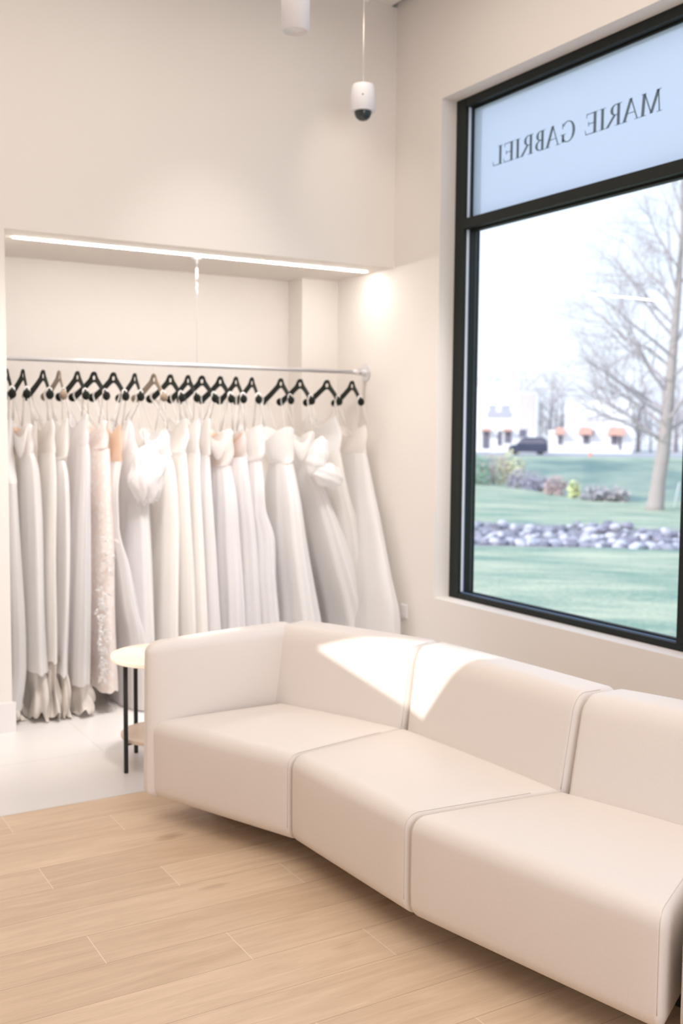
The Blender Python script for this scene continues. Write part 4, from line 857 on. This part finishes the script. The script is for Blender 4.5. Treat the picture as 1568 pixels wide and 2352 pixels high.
shrub(33.5, .9, .55, .45, (.46, .44, .46), 'low grey shrub left of the pale tree trunk', 8, 260)
shrub(33.5, 1.5, .50, .45, (.50, .46, .46), 'low grey-brown shrub close to the pale tree trunk', 9, 260)
bm = bmesh.new(); a_, b_ = P(31, 3.02, gz(31, 3.02)), P(31, 3.14, .05); tube(bm, [a_, b_], .018, 8)
o = obj('marker_stake', bm, WHITEP); o.data.transform(Matrix.Translation(-a_)); o.location = a_; tag(o, 'thin white leaning stake right of the pale tree', 'stake')

# far buildings
def obox(bm, s0, s1, t0, t1, z0, z1):
    v = [bm.verts.new(P(s, t, z)) for s in (s0, s1) for t in (t0, t1) for z in (z0, z1)]
    for f in ((0, 1, 3, 2), (4, 6, 7, 5), (0, 4, 5, 1), (2, 3, 7, 6), (0, 2, 6, 4), (1, 5, 7, 3)): bm.faces.new([v[i] for i in f])
def op(name, boxes, m):
    bm = bmesh.new()
    for b in boxes: obox(bm, *b)
    return obj(name, bm, m, smooth=False)
STUC = mat('white_stucco', (.90, .88, .88), .9); STUB = mat('buff_stucco', (.70, .62, .60), .9); DGL = mat('dark_shop_glass', (.16, .15, .20), .2); AWN = mat('terracotta_awning', (.66, .36, .28), .8); GREYP = mat('grey_panel', (.50, .49, .54), .7)
tp = lambda px: (px-1303.4)*.0469
zp = lambda py: 1.5-(py-987)*.0469
S0 = 115
def win_(px0, px1, py0, py1, m=DGL, nm='shop_window'):
    f = op(nm, [(S0-.12, S0-.02, tp(px0), tp(px1), zp(py1), zp(py0))], STUC if nm != 'door' else m)
    g = op('pane', [(S0-.16, S0-.12, tp(px0+1.2), tp(px1-1.2), zp(py1-1.2), zp(py0+1.2))], m); g.parent = f; return f
def awning(px0, px1, py0, py1):
    bm = bmesh.new(); z0, z1 = zp(py1), zp(py0); t0, t1 = tp(px0), tp(px1)
    v = [bm.verts.new(P(s, t, z)) for s, t, z in ((S0, t0+.25, z1), (S0, t1-.25, z1), (S0-1.1, t1, z0), (S0-1.1, t0, z0), (S0, t1, z0), (S0, t0, z0))]
    for f in ((0, 1, 2, 3), (1, 4, 2), (0, 3, 5), (3, 2, 4, 5), (0, 5, 4, 1)): bm.faces.new([v[i] for i in f])
    return obj('awning', bm, AWN, smooth=False)
def build(name, loc, parts, lab):
    r = empty(name, loc)
    for p in parts:
        for q in (p, *p.children): q.data.transform(Matrix.Translation(-loc))
        p.parent = r
    tag(r, lab, 'building'); return r
parts = [op('facade', [(S0, S0+10, -14, tp(1190), -.95, zp(881))], STUC), op('side_wing', [(S0+.02, S0+9, tp(1190), tp(1234), -.95, zp(901))], STUC),
         op('brick_panel', [(S0-.06, S0, tp(1192), tp(1229), zp(985), zp(905))], STUB), op('parapet', [(S0-.15, S0+.2, -14, tp(1191), zp(881), zp(878)), (S0-.12, S0+.2, tp(1191), tp(1235), zp(901), zp(898))], STUC),
         op('sign_band', [(S0-.10, S0, tp(1120), tp(1176), zp(958), zp(945))], GREYP),
         win_(1089, 1095, 985, 1030), win_(1111, 1126, 985, 1030, nm='door'), win_(1144, 1156, 988, 1024), win_(1160, 1178, 988, 1018), win_(1193, 1212, 984, 1004), awning(1106, 1132, 983, 990), awning(1156, 1180, 983, 990),
         op('upper_window', [(S0-.05, S0, tp(1124), tp(1140), zp(945), zp(930)), (S0-.05, S0, tp(1152), tp(1172), zp(945), zp(930))], GREYP)]
build('shop_building', P(S0, tp(1190), -.95), parts, 'white shop building with stepped roofline behind the parked car')
parts = [op('facade', [(S0, S0+9, tp(1297), tp(1447), -.95, zp(917))], STUC), op('annex', [(S0+.02, S0+6, tp(1262), tp(1297), -.95, zp(986))], STUC), op('parapet', [(S0-.15, S0+.2, tp(1296), tp(1326), zp(917), zp(914)), (S0-.15, S0+.2, tp(1416), tp(1448), zp(917), zp(914))], STUC),
         win_(1337, 1354, 996, 1018), win_(1399, 1416, 996, 1019), win_(1281, 1294, 998, 1020), win_(1357, 1364, 985, 1000), win_(1418, 1423, 1000, 1030, nm='door'), awning(1326, 1360, 979, 996), awning(1391, 1432, 979, 997), awning(1273, 1299, 980, 996)]
build('shop_building', P(S0, tp(1370), -.95), parts, 'white flat-roofed building with terracotta awnings, left of the bare tree')
# suv
SUVM = mat('dark_blue_car_paint', (.05, .06, .11), .3, .2)
sc_, tc_ = 103.0, -3.68
prof = [(-1.85, .32), (-1.88, .75), (-1.70, .92), (-1.15, 1.06), (-.62, 1.62), (-.2, 1.74), (1.35, 1.74), (1.72, 1.55), (1.86, 1.0), (1.87, .40), (1.78, .30)]
def carmesh(name, prf, s0, s1, m):
    bm = bmesh.new(); A_ = [bm.verts.new(P(sc_+s0, tc_+u, -.92+v)) for u, v in prf]; B_ = [bm.verts.new(P(sc_+s1, tc_+u, -.92+v)) for u, v in prf]
    bm.faces.new(A_); bm.faces.new(B_[::-1])
    for k in range(len(prf)): bm.faces.new((A_[k], A_[(k+1) % len(prf)], B_[(k+1) % len(prf)], B_[k]))
    o = obj(name, bm, m, smooth=False); md = o.modifiers.new('b', 'BEVEL'); md.width = .05; md.segments = 2; return o
parts = [carmesh('body', prof, -.9, .9, SUVM), carmesh('side_glass', [(-.95, 1.12), (-.52, 1.56), (1.30, 1.60), (1.60, 1.45), (1.70, 1.12)], -.93, -.88, DGL)]
for u in (-1.18, 1.15):
    for sd in (-.86, .68):
        bm = bmesh.new(); tube(bm, [P(sc_+sd, tc_+u, -.92+.34), P(sc_+sd+.2, tc_+u, -.92+.34)], .34, 20); parts.append(obj('wheel', bm, BLACKM, smooth=False))
r = root_at('parked_car', tuple(P(sc_, tc_, -.92)), parts); tag(r, 'dark blue estate car parked in front of the stepped white building', 'car')
bm = bmesh.new(); pc = P(99, 2.08, gz(99, 2.08)); lathe(bm, [(.26, .0), (.26, .04), (.17, .05), (.06, .42), (.02, .43)], (0, 0, 0), 16)
o = obj('traffic_cone', bm, mat('orange_plastic', (.85, .28, .18), .5)); o.location = pc; tag(o, 'small orange cone on the far road verge', 'cone')
